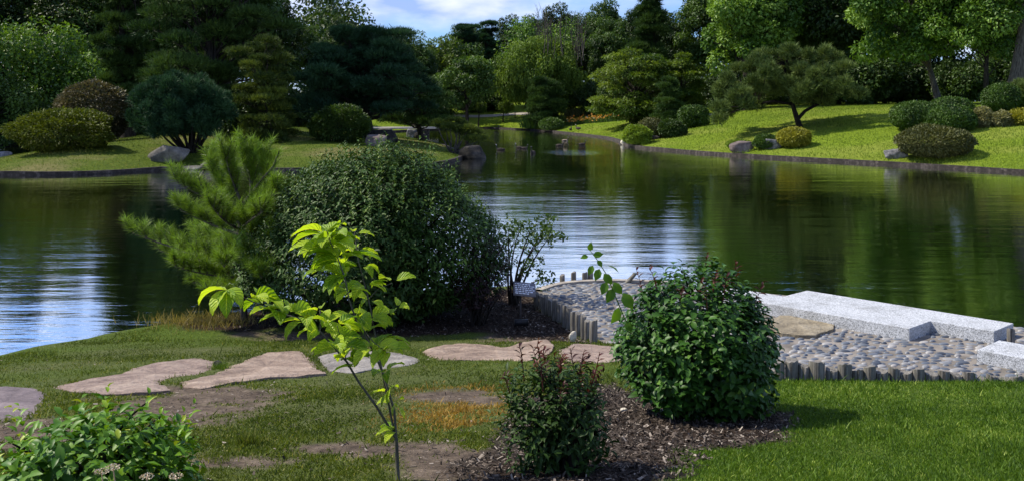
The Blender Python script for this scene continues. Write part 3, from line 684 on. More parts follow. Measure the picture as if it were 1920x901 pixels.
# ------------------------------------------------------------------ foreground: lawn, mulch
def visible(P, z, m=60):
    u = CX + P[:, 0] / P[:, 1] * F; v = YH + (H - z) / P[:, 1] * F
    return (u > -m) & (u < 1920 + m) & (v < 901 + m * 2)
def near_grass():
    r = rng_(77); n = 1700000; y = 3.7 + (14.6 - 3.7) * r.random(n) ** 1.75; x = r.uniform(-.62, .62, n) * y
    P = np.column_stack([x, y]); P = P[inpoly(P, NEAR)]; P = P[polydist(P, SHORE, False) > .10]
    z = near_z(0, P[:, 1]); P = P[visible(P, z)]
    turf, mulch, dry, lush, dirt = near_masks(P); k = r.random(len(P)); p3 = np.column_stack([P, P[:, 0] * 0])
    patch = np.clip(.55 + fbm(p3, 31, 4, 5) * .7, .38, 1)
    dens = np.where(lush > .5, 1.0, (turf * .9 + .02) * patch * .8) * (1 - mulch) * (1 - .85 * dirt)
    keep = k < dens
    for st in FLAGS: keep &= ~(inpoly(P, st[2]) & (polydist(P, st[2]) > .02 + .05 * r.random(len(P))))
    keep &= ~((mulch > .85) & (r.random(len(P)) > .03))
    P, dry, lush = P[keep], dry[keep], lush[keep]; n = len(P); z = near_z(0, P[:, 1]) - .004
    B = np.column_stack([P, z]); p3 = np.column_stack([P, P[:, 0] * 0])
    hgt_ = (.021 + .006 * lush) * r.uniform(.45, 1.6, n) * (1 + .35 * fbm(p3, 41, 3, 4)); hgt_ *= 1 + (r.random(n) < .012) * 1.3
    D = unit(np.column_stack([r.normal(0, .75, n), r.normal(0, .75, n), np.ones(n)])); N = rdir(r, n) * (1, 1, .2)
    t = np.clip(.40 + .25 * fbm(p3, 51, 4, 2.5) + .15 * fbm(p3, 52, 3, 22) + r.normal(0, .27, n), 0, 1); wd = np.where(lush > .5, .0048, .0058) * (1 + P[:, 1] / 14)
    isdry = r.random(n) < dry * 1.6; q = 0
    for nm, m, sel, sc in (('near_lawn_grass', 'grass', (lush > .5) & ~isdry, 1), ('thin_lawn_grass', 'grass_thin', (lush <= .5) & ~isdry, 1), ('dry_grass_patch', 'grass_dry', isdry, 1.2)):
        mb = MB(); scatter(mb, B[sel], D[sel], N[sel], hgt_[sel] * sc, wd[sel] / hgt_[sel], t[sel], BLADE); o = mb.build(nm, M[m]); tag(o, {'near_lawn_grass': 'lush short green grass blades on the lawn beside the post edging', 'thin_lawn_grass': 'thin worn grass between the flagstones and bare soil', 'dry_grass_patch': 'orange dried out patch of grass beside the red tipped shrub'}[nm], 'grass', kind='stuff')
BLADE = (np.array([[-.5, 0, 0], [.5, 0, 0], [.28, .6, .06], [-.28, .6, .06], [0, 1, .28]]), np.array([[0, 1, 2], [0, 2, 3], [3, 2, 4]]))

def slab(name, label, cat, pts2, zfun, th_, mat, seed, step=.06, group=None, rough=.013):
    """stepping stone: outline with a ragged rim, a slightly uneven top and a chipped side"""
    out = smooth_line(pts2, True, .04, 0); r = rng_(seed); out = out + np.column_stack([fbm(np.column_stack([out, out[:, 0] * 0]), seed, 3, 14), fbm(np.column_stack([out, out[:, 0] * 0]), seed + 40, 3, 14)]) * .02
    x0, y0 = out.min(0); x1, y1 = out.max(0); gx, gy = np.meshgrid(np.arange(x0, x1, step), np.arange(y0, y1, step)); P = np.stack([gx.ravel(), gy.ravel()], 1) + r.uniform(-.02, .02, (gx.size, 2))
    P = P[inpoly(P, out)]; P = P[polydist(P, out) > .03]; n = len(out)
    vv, ee, ff, *_ = delaunay_2d_cdt([Vector(p) for p in out] + [Vector(p) for p in P], [(i, (i + 1) % n) for i in range(n)], [], 1, 1e-5)
    XY = np.array([(v.x, v.y) for v in vv]); d = polydist(XY, out); X3 = np.column_stack([XY, XY[:, 0] * 0])
    lay = fbm(X3 * (1, .5, 1), seed + 2, 3, 5); Z = zfun(XY) + th_ - .012 * np.exp(-d / .02) + rough * (lay + .6 * np.round(lay * 2.5) / 2.5)
    tri = np.array([f for f in ff if len(f) == 3]); V = np.column_stack([XY, Z]); a, b, c = V[tri[:, 0]], V[tri[:, 1]], V[tri[:, 2]]; fl = np.cross(b - a, c - a)[:, 2] < 0; tri[fl] = tri[fl][:, ::-1]
    mb = MB(); mb.add(V, tri)
    from_top = {}; zt = np.array([Z[np.argmin(((XY - p) ** 2).sum(1))] for p in out]); k = np.arange(n)
    mb.add(np.concatenate([np.column_stack([out, zt]), np.column_stack([out + r.uniform(-.008, .008, out.shape), zfun(out) - .06])]), np.stack([k, (k + 1) % n, (k + 1) % n + n, k + n], 1))
    bs = np.array([*out.mean(0), 0.]); bs[2] = float(zfun(bs[None, :2])[0])
    return tag(mb.build(name, mat, None, bs, True), label, cat, group)
for i, (nm, lb, poly, mt, _) in enumerate(FLAGS): slab(nm, lb, 'flagstone', poly, lambda P: near_z(P[:, 0], P[:, 1]), .016, M[mt], 60 + i, group='flagstones of the path')
slab('flagstone', 'tan flat stone lying on the pebble terrace by the granite', 'flagstone', np.array([G(x, y, .2)[:2] for x, y in [(1425, 605), (1462, 592), (1500, 596), (1568, 607), (1560, 618), (1530, 631), (1490, 630), (1450, 624)]]), lambda P: np.full(len(P), .185), .055, M['flag_ochre'], 70)
near_grass()

def chips():
    r = rng_(88)
    for nm, poly, n, lb, s in (('mulch_chips', MULCH1, 30000, 'shredded bark mulch around the two dark foreground shrubs', 1.0), ('mulch_chips', MULCH2, 17000, 'dark bark mulch under the big bush and young pine', 1.3)):
        x0, y0 = poly.min(0) - .1; x1, y1 = poly.max(0) + .1; P = np.column_stack([r.uniform(x0, x1, n * 3), r.uniform(y0, y1, n * 3)])
        P = P[inpoly(P, NEAR)]; _, mu, *_ = near_masks(P); P = P[(mu > .45)][:n]; n2 = len(P)
        B = np.column_stack([P, near_z(0, P[:, 1]) + r.uniform(0, .012, n2)]); D = unit(np.column_stack([r.normal(size=(n2, 2)), r.normal(0, .3, n2)])); N = unit(np.array([0, 0, 1.]) + rdir(r, n2) * .55)
        T = (np.array([[-.5, 0, 0], [.5, .05, 0], [.4, 1, .05], [-.35, .95, .03]]), np.array([[0, 1, 2, 3]]))
        mb = MB(); scatter(mb, B, D, N, r.uniform(.010, .034, n2) * s, r.uniform(.18, .5, n2), r.random(n2) ** 1.3, T); tag(mb.build(nm, M['chip']), lb, 'mulch', kind='stuff')
chips()
def far_grass():
    r = rng_(99)
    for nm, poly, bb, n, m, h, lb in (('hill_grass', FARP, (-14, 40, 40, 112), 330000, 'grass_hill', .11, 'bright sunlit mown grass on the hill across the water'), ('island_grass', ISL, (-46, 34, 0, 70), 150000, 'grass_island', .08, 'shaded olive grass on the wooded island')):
        y = bb[1] + (bb[3] - bb[1]) * r.random(n) ** 1.6; x = r.uniform(bb[0], bb[2], n); P = np.column_stack([x, y]); P = P[inpoly(P, poly)]; P = P[np.abs(P[:, 0] / P[:, 1]) < .56]
        P = P[polydist(P, poly) > .16]; z = gz(P[:, 0], P[:, 1]); n2 = len(P); p3 = np.column_stack([P, z])
        D = unit(np.column_stack([r.normal(0, .5, (n2, 2)), np.ones(n2)])); t = np.clip(.5 + .28 * fbm(p3, 3, 4, .9) + .22 * fbm(p3, 4, 4, .25) + r.normal(0, .2, n2), 0, 1)
        mb = MB(); scatter(mb, p3, D, rdir(r, n2) * (1, 1, .2), h * r.uniform(.4, 1.1, n2), .32, t, NEEDLE); tag(mb.build(nm, M[m]), lb, 'grass', kind='stuff')
def litter():
    r = rng_(89); n = 9000; y = 3.8 + 6 * r.random(n) ** 1.4; P = np.column_stack([r.uniform(-.6, .3, n) * y, y]); P = P[inpoly(P, NEAR)]; turf, mu, dry, lush, dirt = near_masks(P); P = P[((dirt > .3) | (r.random(len(P)) < .2)) & (mu < .4) & (lush < .5)]
    for st in FLAGS: P = P[~inpoly(P, st[2])]
    n2 = len(P); B = np.column_stack([P, near_z(0, P[:, 1]) + r.uniform(.002, .012, n2)]); T = (np.array([[-.5, 0, 0], [.5, .05, 0], [.4, 1, .05], [-.35, .95, .03]]), np.array([[0, 1, 2, 3]]))
    mb = MB(); scatter(mb, B, unit(np.column_stack([r.normal(size=(n2, 2)), r.normal(0, .2, n2)])), unit(np.array([0, 0, 1.]) + rdir(r, n2) * .4), r.uniform(.008, .03, n2), r.uniform(.15, .6, n2), .35 + .65 * r.random(n2), T); tag(mb.build('ground_litter', M['chip']), 'bits of dead leaf and bark scattered on the bare soil', 'litter', kind='stuff')
litter()
far_grass()

exec_objects = True
# ------------------------------------------------------------------ objects on the near bank
ORD = ['first', 'second', 'third', 'fourth', 'fifth', 'sixth', 'seventh', 'eighth', 'ninth', 'tenth', 'eleventh', 'twelfth', 'thirteenth', 'fourteenth', 'fifteenth', 'sixteenth', 'seventeenth', 'eighteenth', 'nineteenth', 'twentieth', 'twenty first', 'twenty second', 'twenty third', 'twenty fourth', 'twenty fifth', 'twenty sixth']
def post(x, y, z0, top, rad, seed, label, group, lean=(0, 0)):
    r = rng_(seed); mb = MB(); n = 14; a = np.arange(n) * 2 * np.pi / n; prof = 1 + .05 * np.sin(a * 3 + r.uniform(0, 6)) + r.normal(0, .018, n)
    zs = [z0 - .25, z0, (z0 + top) / 2, top - .02, top - .004]; rs = [1, 1, .98, .97, .9]; V = []
    for z, q in zip(zs, rs): V.append(np.column_stack([x + np.cos(a) * prof * rad * q + lean[0] * (z - z0), y + np.sin(a) * prof * rad * q + lean[1] * (z - z0), np.full(n, z)]))
    V[4][:, 2] += r.normal(0, .004, n) + .012 * np.cos(a + r.uniform(0, 6)); V[3][:, 2] += .012 * np.cos(a)
    F_ = [[i * n + j, i * n + (j + 1) % n, (i + 1) * n + (j + 1) % n, (i + 1) * n + j] for i in range(4) for j in range(n)]
    mb.add(np.concatenate(V), F_, .5, 0); c = V[4].mean(0) + (0, 0, -.004); c2 = np.concatenate([V[4], c + (V[4] - c) * .5 + (0, 0, .002), [c]])
    mb.add(c2, [[j, (j + 1) % n, n + (j + 1) % n, n + j] for j in range(n)], .5, 1); mb.add(c2, [[n + j, n + (j + 1) % n, 2 * n] for j in range(n)], .5, 1)
    return tag(mb.build('timber_post', [M['post'], M['post_end']], None, (x, y, z0)), label, 'post', group)
r = rng_(5)
# left row: (px of centre, py of top, width in px)
left_row = [(1006, 548, 12), (1014, 551, 11), (1022, 553, 16), (1034, 562, 15), (1041, 560, 13), (1051, 566, 15), (1060, 572, 13), (1068, 574, 14), (1076, 583, 15), (1085, 586, 14), (1094, 590, 13), (1102, 600, 14), (1113, 599, 18)]
for i, (px, pt, w) in enumerate(left_row):
    f = i / (len(left_row) - 1); yb = 566 + (641 - 566) * f ** 1.05; p = G(px, yb, .2); p[1] += .10 * (i % 2); t = H - (pt - YH) / F * p[1]
    post(p[0], p[1], .15, t, w / 2 / F * p[1] * .86, 300 + i, f'{ORD[len(left_row)-1-i]} weathered round post from the flagstone end of the mulch bed edging', 'round posts edging the mulch bed')
px = 1452; i = 0; tall = [1, 0, 1, 0, 1, 0, 1, 0, 1, 0, 1, 0, 1, 0, 1, 0, 1, 0, 1, 0, 1]
tops = [676, 673, 682, 677, 689, 681, 692, 685, 694, 688, 696, 690, 697, 694, 700, 697, 708, 702, 709, 704, 708, 707]; wid = [20, 25, 21, 31, 24, 27, 23, 24, 23, 23, 24, 23, 26, 22, 24, 25, 22, 22, 24, 24, 24, 24]
for i in range(22):
    px_c = px + wid[i] / 2; px += wid[i] - .6; D = 7.55 - .13 * (px_c - 1452) / 470; D += r.uniform(-.015, .015)
    t = H - (tops[i] - YH) / F * D; post((px_c - CX) / F * D, D + .0, near_z(0, D) - .05, t, wid[i] / 2 / F * D * .99, 330 + i, f'{ORD[i]} weathered post counted from the round bush in the lawn edging', 'round posts edging the lawn above the terrace')
far_posts = [(1055, 516, 527, 10, 'lone short post on the far kerb of the pebble terrace'), (1076, 511, 526, 10, 'single post standing between the lone post and the pair on the far terrace kerb'), (1097, 512, 525, 10, 'shorter post of the touching pair on the far terrace kerb'), (1108, 507, 525, 11, 'taller post of the touching pair on the far terrace kerb')]
for i, (px, pt, pb, w, lb) in enumerate(far_posts):
    p = G(px, pb, .2); post(p[0], p[1] + .1, .15, H - (pt - YH) / F * p[1], w / 2 / F * p[1], 360 + i, lb, 'posts on the far terrace kerb')
p = G(1172, 529, .2); post(p[0], p[1] + .05, .15, .34, .045, 366, 'leaning post beside the round bush on the far terrace kerb', 'posts on the far terrace kerb', (.9, 0))
p = G(1895, 640, .2); post(p[0], p[1], .1, H - (615 - YH) / F * p[1], .045, 367, 'short pale post at the far end of the granite blocks', None)

def granite_block(c4, h, seed, label):
    """block from its four top corners (world xy), bevelled"""
    import bmesh
    c4 = np.array(c4); cen = c4.mean(0); bm = bmesh.new(); vs = [bm.verts.new((p[0] - cen[0], p[1] - cen[1], z)) for z in (-.1, h) for p in c4]
    for f in ([3, 2, 1, 0], [4, 5, 6, 7], [0, 1, 5, 4], [1, 2, 6, 5], [2, 3, 7, 6], [3, 0, 4, 7]): bm.faces.new([vs[i] for i in f])
    bmesh.ops.recalc_face_normals(bm, faces=bm.faces[:]); bmesh.ops.bevel(bm, geom=bm.edges[:], offset=.006, segments=2, profile=.7, affect='EDGES')
    me = bpy.data.meshes.new('granite_block'); bm.to_mesh(me); bm.free(); me.materials.append(M['granite']); o = bpy.data.objects.new('granite_block', me); COL.objects.link(o); o.location = (cen[0], cen[1], .17)
    return tag(o, label, 'stone block', 'granite blocks on the terrace')
def rect_from(front_right, long_dir, L, wdt):
    d = unit(np.array(long_dir, float)); nrm_ = np.array([-d[1], d[0]]); nrm_ = nrm_ if nrm_[1] > 0 else -nrm_; a = np.array(front_right)[:2]
    return [a + d * L, a, a + nrm_ * wdt, a + d * L + nrm_ * wdt]
zt = .33; A_FR = G(1705, 615, zt)[:2]; A_FL = G(1432, 567, zt)[:2]; dl = A_FL - A_FR; A_BR = G(1750, 602, zt)[:2]
granite_block(rect_from(A_FR, dl, 3.0, .58), zt - .17, 1, 'long pale granite block whose left end is behind the round bush')
B_FR = G(1861, 621.5, zt)[:2]; B_BR = G(1907, 604, zt)[:2]
nn_ = unit(np.array([-(dl)[1], dl[0]])); nn_ = nn_ if nn_[1] > 0 else -nn_
u_ = unit(dl); tA = (A_FR + nn_ * .582); q_ = B_FR + u_ * (((A_FR - B_FR) @ u_)); off = (B_FR - A_FR) @ nn_
granite_block(rect_from(A_FR + nn_ * .584 - u_ * ((A_FR - B_FR) @ u_), u_, 2.75, .60), zt - .17, 2, 'granite block set back nearest the water')
C_FL = G(1832, 655, .32)[:2]
granite_block(rect_from(C_FL - u_ * 2.2, u_, 2.2, .62), .15, 3, 'granite block cut off by the right edge of the view')

# small sign
p0 = G(976, 607, .15); sg = thing('plant_sign', 'small grey plant label on a post in the mulch bed', 'sign', p0); mb = MB()
zt_ = H - (545 - YH) / F * p0[1]; mb.box((p0[0] - .0, p0[1], (.05 + zt_) / 2), (.026, .02, zt_ - .05)); mb.build('post', M['sign_post'], sg, p0)
mb = MB(); mb.box((p0[0] + .01, p0[1] - .12, .2), (.17, .05, .075), .15); mb.build('foot', M['black_metal'], sg, p0)
ang = math.radians(48); pw, ph = .29, .20; pc = np.array([p0[0] + .05, p0[1] - .03, zt_ + .03])
def plate_pt(a, b, c=0.0):   # a across, b up the slope, c out of the face
    return pc + np.array([a * .985, 0, -a * .10]) + np.array([0, b * math.cos(ang), b * math.sin(ang)]) + np.array([0, -math.sin(ang), math.cos(ang)]) * c
def plate_box(mb, a0, a1, b0, b1, c0, c1):
    v = [plate_pt(a, b, c) for a in (a0, a1) for b in (b0, b1) for c in (c0, c1)]; mb.add(v, [[0, 1, 3, 2], [4, 6, 7, 5], [0, 4, 5, 1], [2, 3, 7, 6], [0, 2, 6, 4], [1, 5, 7, 3]])
mb = MB(); plate_box(mb, -pw / 2, pw / 2, -ph / 2, ph / 2, -.008, .004); pl = mb.build('plate', M['sign_plate'], sg, p0)
mb = MB(); r = rng_(3)
for k in range(6):
    b = ph / 2 - .03 - k * .027; a = -pw / 2 + .02 + (0 if k else .0)
    while a < pw / 2 - .03:
        w_ = min(r.uniform(.012, .045), pw / 2 - .015 - a); plate_box(mb, a, a + w_, b - .007, b + .006, .0045, .006); a += w_ + r.uniform(.006, .012)
        if k in (0, 5) and a > .06: break
o = mb.build('lettering', M['sign_text'], sg, p0)

# small stones
rock('white_stone', 'pale jagged stone leaning at the foot of the mulch bed posts', 'stone', GN(1074, 640) + (0, -.12, .07), (.10, .06, .15), 21, M['white_stone'], .3, sub=3, sink=.1)
rock('small_stone', 'little pale stone lying in the mulch beside the round bush', 'stone', GN(1170, 772) + (0, 0, .01), (.05, .04, .035), 22, M['white_stone'], sub=3)
rock('small_stone', 'dark chunk wedged at the end of the rippled flagstone', 'stone', GN(398, 690) + (.05, 0, .02), (.09, .08, .10), 23, M['boulder_dark'], sub=3)

# ------------------------------------------------------------------ foreground plants
def rosettes(mb, r, P, A, L, k, lw, tint, spread=.9, droop=.1, tmpl=LEAF4, mat=0, jitter=.25):
    """k leaves around the axis A at each shoot tip"""
    n = len(P); A = unit(A); up = np.where(np.abs(A[:, 2:3]) < .9, np.array([[0, 0, 1.]]), np.array([[1., 0, 0]])); x = unit(np.cross(A, up)); y = np.cross(A, x)
    for q in range(k):
        a = q * 2.4 + r.uniform(0, 6.28, n) * .15 + np.arange(n) * .7; s = r.uniform(.55, 1.0, n) * (.7 + .3 * (q / k))
        D = unit(x * np.cos(a)[:, None] + y * np.sin(a)[:, None]) * spread + A * .55 + rdir(r, n) * jitter + np.array([0, 0, -droop])
        B = P - A * (L * .30 * q)[:, None] if np.ndim(L) else P - A * (L * .30 * q)
        scatter(mb, B, D, unit(A + np.array([0, 0, .6]) + rdir(r, n) * .3), L * s, lw, np.clip(tint + r.normal(0, .15, n), 0, 1), tmpl, mat)
def dome_shoots(r, n, c, rad, lump, seed, low=-.75, inner=.55, taper=0.0):
    d = rdir(r, n * 2); d = d[d[:, 2] > low][:n]; q = np.where(r.random(len(d)) < .66, r.uniform(.9, 1.03, len(d)), r.uniform(inner, .9, len(d))) * (1 + lump * fbm(d, seed, 3, 3.2))
    P = d * q[:, None]; P[:, :2] *= (1 - taper * np.clip(P[:, 2:3] + .25, 0, 1) ** 1.1) ; return c + P * np.array(rad), d

def leafy_shrub(name, label, cat, base, c, rad, n, L, k, fol, seed, lump=.09, lw=.62, low=-.8, tips=0, tipfol=None, stems=26, spray=.6, bark='bark_dark', droop=.15, inner=.5, upshoots=0, zmin=None, taper=0.0):
    r = rng_(seed); base = np.array(base, float); th = thing(name, label, cat, base); P, d = dome_shoots(r, n, np.array(c), rad, lump, seed, low, inner, taper)
    if zmin is not None: P = P[P[:, 2] > zmin]; d = d[:len(P)]; d = unit(P - np.array(c))
    A = unit(d * spray + np.array([0, 0, .55]) + rdir(r, len(P)) * .35); mb = MB()
    t = np.clip(.42 + .2 * fbm(P, seed, 3, 6) + r.normal(0, .12, len(P)), 0, 1); rosettes(mb, r, P, A, L * r.uniform(.7, 1.15, len(P)), k, lw, t, droop=droop)
    if upshoots:
        U, du = dome_shoots(r, upshoots, np.array(c), np.array(rad) * 1.0, lump, seed, .25, .55, taper)
        for q in range(4): Q = U + np.array([0, 0, 1.]) * (q * L * .4 - L * .3) + du * (q * L * .2); rosettes(mb, r, Q, unit(du * .3 + np.array([0, 0, 1.])), L * .62, 3, lw, np.full(len(U), .78), spread=.7, droop=-.1)
    mb.build('foliage', M[fol], th, base)
    mb = MB()
    for q in range(stems):
        e = P[r.integers(len(P))]; g = base + np.append(r.normal(0, rad[0] * .12, 2), -.05); mb.tube(bez(g, g * .6 + e * .4 + np.array([0, 0, (e[2] - g[2]) * .35]), e, 7), np.linspace(.010 + .012 * rad[0], .003, 7), 5, cap=False)
    mb.build('stems', M[bark], th, base, True)
    if tips:
        mb = MB(); ms = MB(); d2 = rdir(r, tips * 4); d2 = d2[d2[:, 2] > .55][:tips]; Q = np.array(c) + d2 * np.array(rad) * (1 + lump * fbm(d2, seed, 3, 3.2))[:, None]
        for j in range(len(Q)):
            mb = MB(); ms = mb
            hgt2 = r.uniform(.04, .14) * (rad[0] / .5) ** .5; dirn = unit(d2[j] * .5 + np.array([0, 0, 1]) + r.normal(0, .2, 3)); pts = np.array([Q[j] - dirn * .08, Q[j] + dirn * hgt2 * .5, Q[j] + dirn * hgt2 + r.normal(0, .01, 3)]); ms.tube(pts, [.003, .0022, .0015], 4, cap=False)
            kk = 5; S = pts[0] + (pts[2] - pts[0]) * np.linspace(.45, 1, kk)[:, None]; rosettes(mb, r, S, np.repeat(dirn[None], kk, 0), L * .8, 2, .36, np.full(kk, r.uniform(.2, .9)), spread=.8, droop=-.1); mb.build('red_shoot', M[tipfol], th, base)
    return th

# round glossy bush (F4)
b = GN(1310, 782); D = b[1] + .1; s = D / F
leafy_shrub('round_bush', 'dense round glossy green bush standing in the mulch before the terrace', 'bush', (b[0], D, near_z(0, D)), W(1306, 643, D), (157 * s, 150 * s, 140 * s), 1350, .088, 6, 'glossy', 401, lump=.11, tips=12, tipfol='red_leaf', stems=34, low=-.95, inner=.62)
# pale climber shoot
r = rng_(8); bb_ = W(1165, 585, D - .15); vt = thing('climbing_shoot', 'pale green heart leaved shoot arching out of the round bush', 'climber', bb_)
path = [W(*q, D - .2) for q in [(1190, 640), (1165, 585), (1150, 545), (1138, 515), (1122, 490), (1106, 468)]]; mb = MB(); mb.tube(smooth_path := bez(path[0], (path[2] * .5 + path[1] * .5), path[3], 6), .0035, 5); mb.tube([path[3], path[4], path[5]], [.003, .0025, .0015], 5); mb.build('stem', M['vine'], vt, bb_)
mb = MB(); hp = np.array([W(*q, D - .2) for q in [(1112, 478), (1106, 470), (1120, 487), (1103, 480), (1140, 498), (1112, 497), (1132, 512), (1124, 503), (1150, 528), (1138, 528), (1168, 548), (1150, 540), (1160, 575), (1186, 622), (1175, 600)]])
hl = np.array([20, 18, 16, 16, 24, 20, 26, 24, 28, 26, 36, 30, 34, 20, 24]) * s * .95; dd_ = np.column_stack([np.array([1, .1, .6, -1, 1, -.5, .8, -.4, .7, -.5, .6, -.5, -.4, -.8, .4]), np.full(15, -.4), np.array([.2, 1, -.8, -.1, -.3, -.9, -1, -1, -1, -1, -1, -1, -1, -.6, -1.])])
scatter(mb, hp, dd_, unit(np.tile([0, -.8, .6], (15, 1)) + rdir(r, 15) * .9), hl, .72, r.uniform(.3, 1, 15), LEAF4); mb.build('leaves', M['vine'], vt, bb_)

# red tipped shrub (F3)
b = GN(1045, 884); D = b[1]; s = D / F
leafy_shrub('nandina_shrub', 'dark leggy shrub with red young shoots beside the dry grass', 'shrub', (b[0], D, near_z(0, D)), W(1048, 775, D), (103 * s, 92 * s, 102 * s), 480, .068, 6, 'nandina', 402, lump=.32, lw=.42, tips=30, tipfol='red_leaf', stems=30, low=-.97, inner=.4, droop=.1, spray=.5)
# lower left shrub (F2)
D = 3.72; s = D / F
leafy_shrub('spirea_shrub', 'bright yellow green leafy shrub with pale flower heads in the corner', 'shrub', ((165 - CX) * s, D, near_z(0, D)), W(165, 925, D), (205 * s, 190 * s, 150 * s), 430, .105, 6, 'spirea', 403, lump=.22, lw=.5, stems=30, low=-.3, inner=.5, spray=.7, droop=.05, upshoots=12)
sp = [o for o in bpy.data.objects if o.name == 'spirea_shrub'][0]; r = rng_(9)
for (fx, fy) in ((190, 884), (212, 876), (275, 893), (330, 892)):
    c = W(fx, fy, D - .38); q = rdir(r, 90) * (1, 1, .35) * .022 + c; mb = MB(); scatter(mb, q, unit(rdir(r, 90) + (0, -.3, 1)), rdir(r, 90), .006, .9, r.random(90), LEAF2)
    mb.tube([c - (0, -.03, .10), c], .0022, 4, tint=.1); mb.build('flower_head', M['flower_white'], sp, tuple(sp.location))

# big leafy bush (F5)
b = G(715, 592, .14); D = 12.9; s = D / F
leafy_shrub('large_bush', 'huge dark leafy bush with pale upright shoots beside the lake', 'bush', (b[0], D, .13), W(705, 446, D), (250 * s, 205 * s, 168 * s), 7000, .125, 6, 'privet', 404, lump=.21, lw=.45, low=-.9, stems=44, inner=.2, upshoots=400, spray=.8, zmin=.2, taper=.26)
# burgundy bush (F6)
D = 12.3; s = D / F
leafy_shrub('burgundy_bush', 'dark burgundy leaved shrub leaning out beside the large bush', 'shrub', ((895 - CX) * s, D, .13), W(895, 510, D), (62 * s, 60 * s, 68 * s), 900, .05, 6, 'burgundy', 405, lump=.15, lw=.45, low=-.95, stems=20, inner=.3)
# small tree by the posts (F8)
def small_tree():
    r = rng_(406); D = 13.6; s = D / F; b = np.array([(962 - CX) * s, D, .13]); th = thing('slender_shrub_tree', 'slender multi stemmed little tree between the sign and water', 'small tree', b)
    mb = MB(); tips = [(975, 430), (1000, 425), (1030, 418), (1018, 445), (990, 455), (965, 448), (1000, 480), (1022, 520), (955, 425), (985, 500), (1035, 440)]; C = np.array([W(x, y, D + r.uniform(-.35, .35)) for x, y in tips])
    for k, c in enumerate(C):
        g = b + np.array([r.uniform(-.05, .08), r.uniform(-.05, .05), -.05]); mb.tube(bez(g, g * .5 + c * .5 + np.array([-.12, 0, .12]), c, 8), np.linspace(.022, .005, 8), 6, cap=False)
    mb.build('trunk', M['bark'], th, b, True); mb = MB(); m = 26; Q = np.repeat(C, m, 0) + rdir(r, len(C) * m) * np.array([.20, .20, .16]) * r.random((len(C) * m, 1)) ** .4
    rosettes(mb, r, Q, unit(rdir(r, len(Q)) + (0, 0, .6)), .085, 4, .6, np.clip(r.normal(.5, .2, len(Q)), 0, 1)); mb.build('crown', M['shrub_mid'], th, b)
small_tree()
# dry tuft by the shore
def tuft(label, px, py, w, h, n, fol, seed, name='grass_tuft', ln=.12, zf=GN):
    r = rng_(seed); b = zf(px, py); mb = MB(); P = b + np.column_stack([r.normal(0, w, n), r.normal(0, w * .6, n), np.zeros(n) - .005]); scatter(mb, P, unit(np.column_stack([r.normal(0, .4, (n, 2)), np.ones(n)])), rdir(r, n) * (1, 1, .2), h * r.uniform(.5, 1.2, n), .05, r.random(n), BLADE)
    return tag(mb.build(name, M[fol], None, b), label, 'grass tuft')
tuft('straw coloured clump of dry grass by the water under the young pine', 385, 606, .33, .15, 1100, 'grass_straw', 31, 'dry_grass_clump')
tuft('small dark green tuft standing in the worn lawn', 468, 832, .04, .085, 260, 'grass_thin', 32)
tuft('fresh green tuft at the end of the rippled flagstone', 412, 692, .05, .08, 220, 'grass', 33)
tuft('thin wispy tuft below the dark green tuft', 410, 868, .05, .07, 90, 'grass_thin', 34)

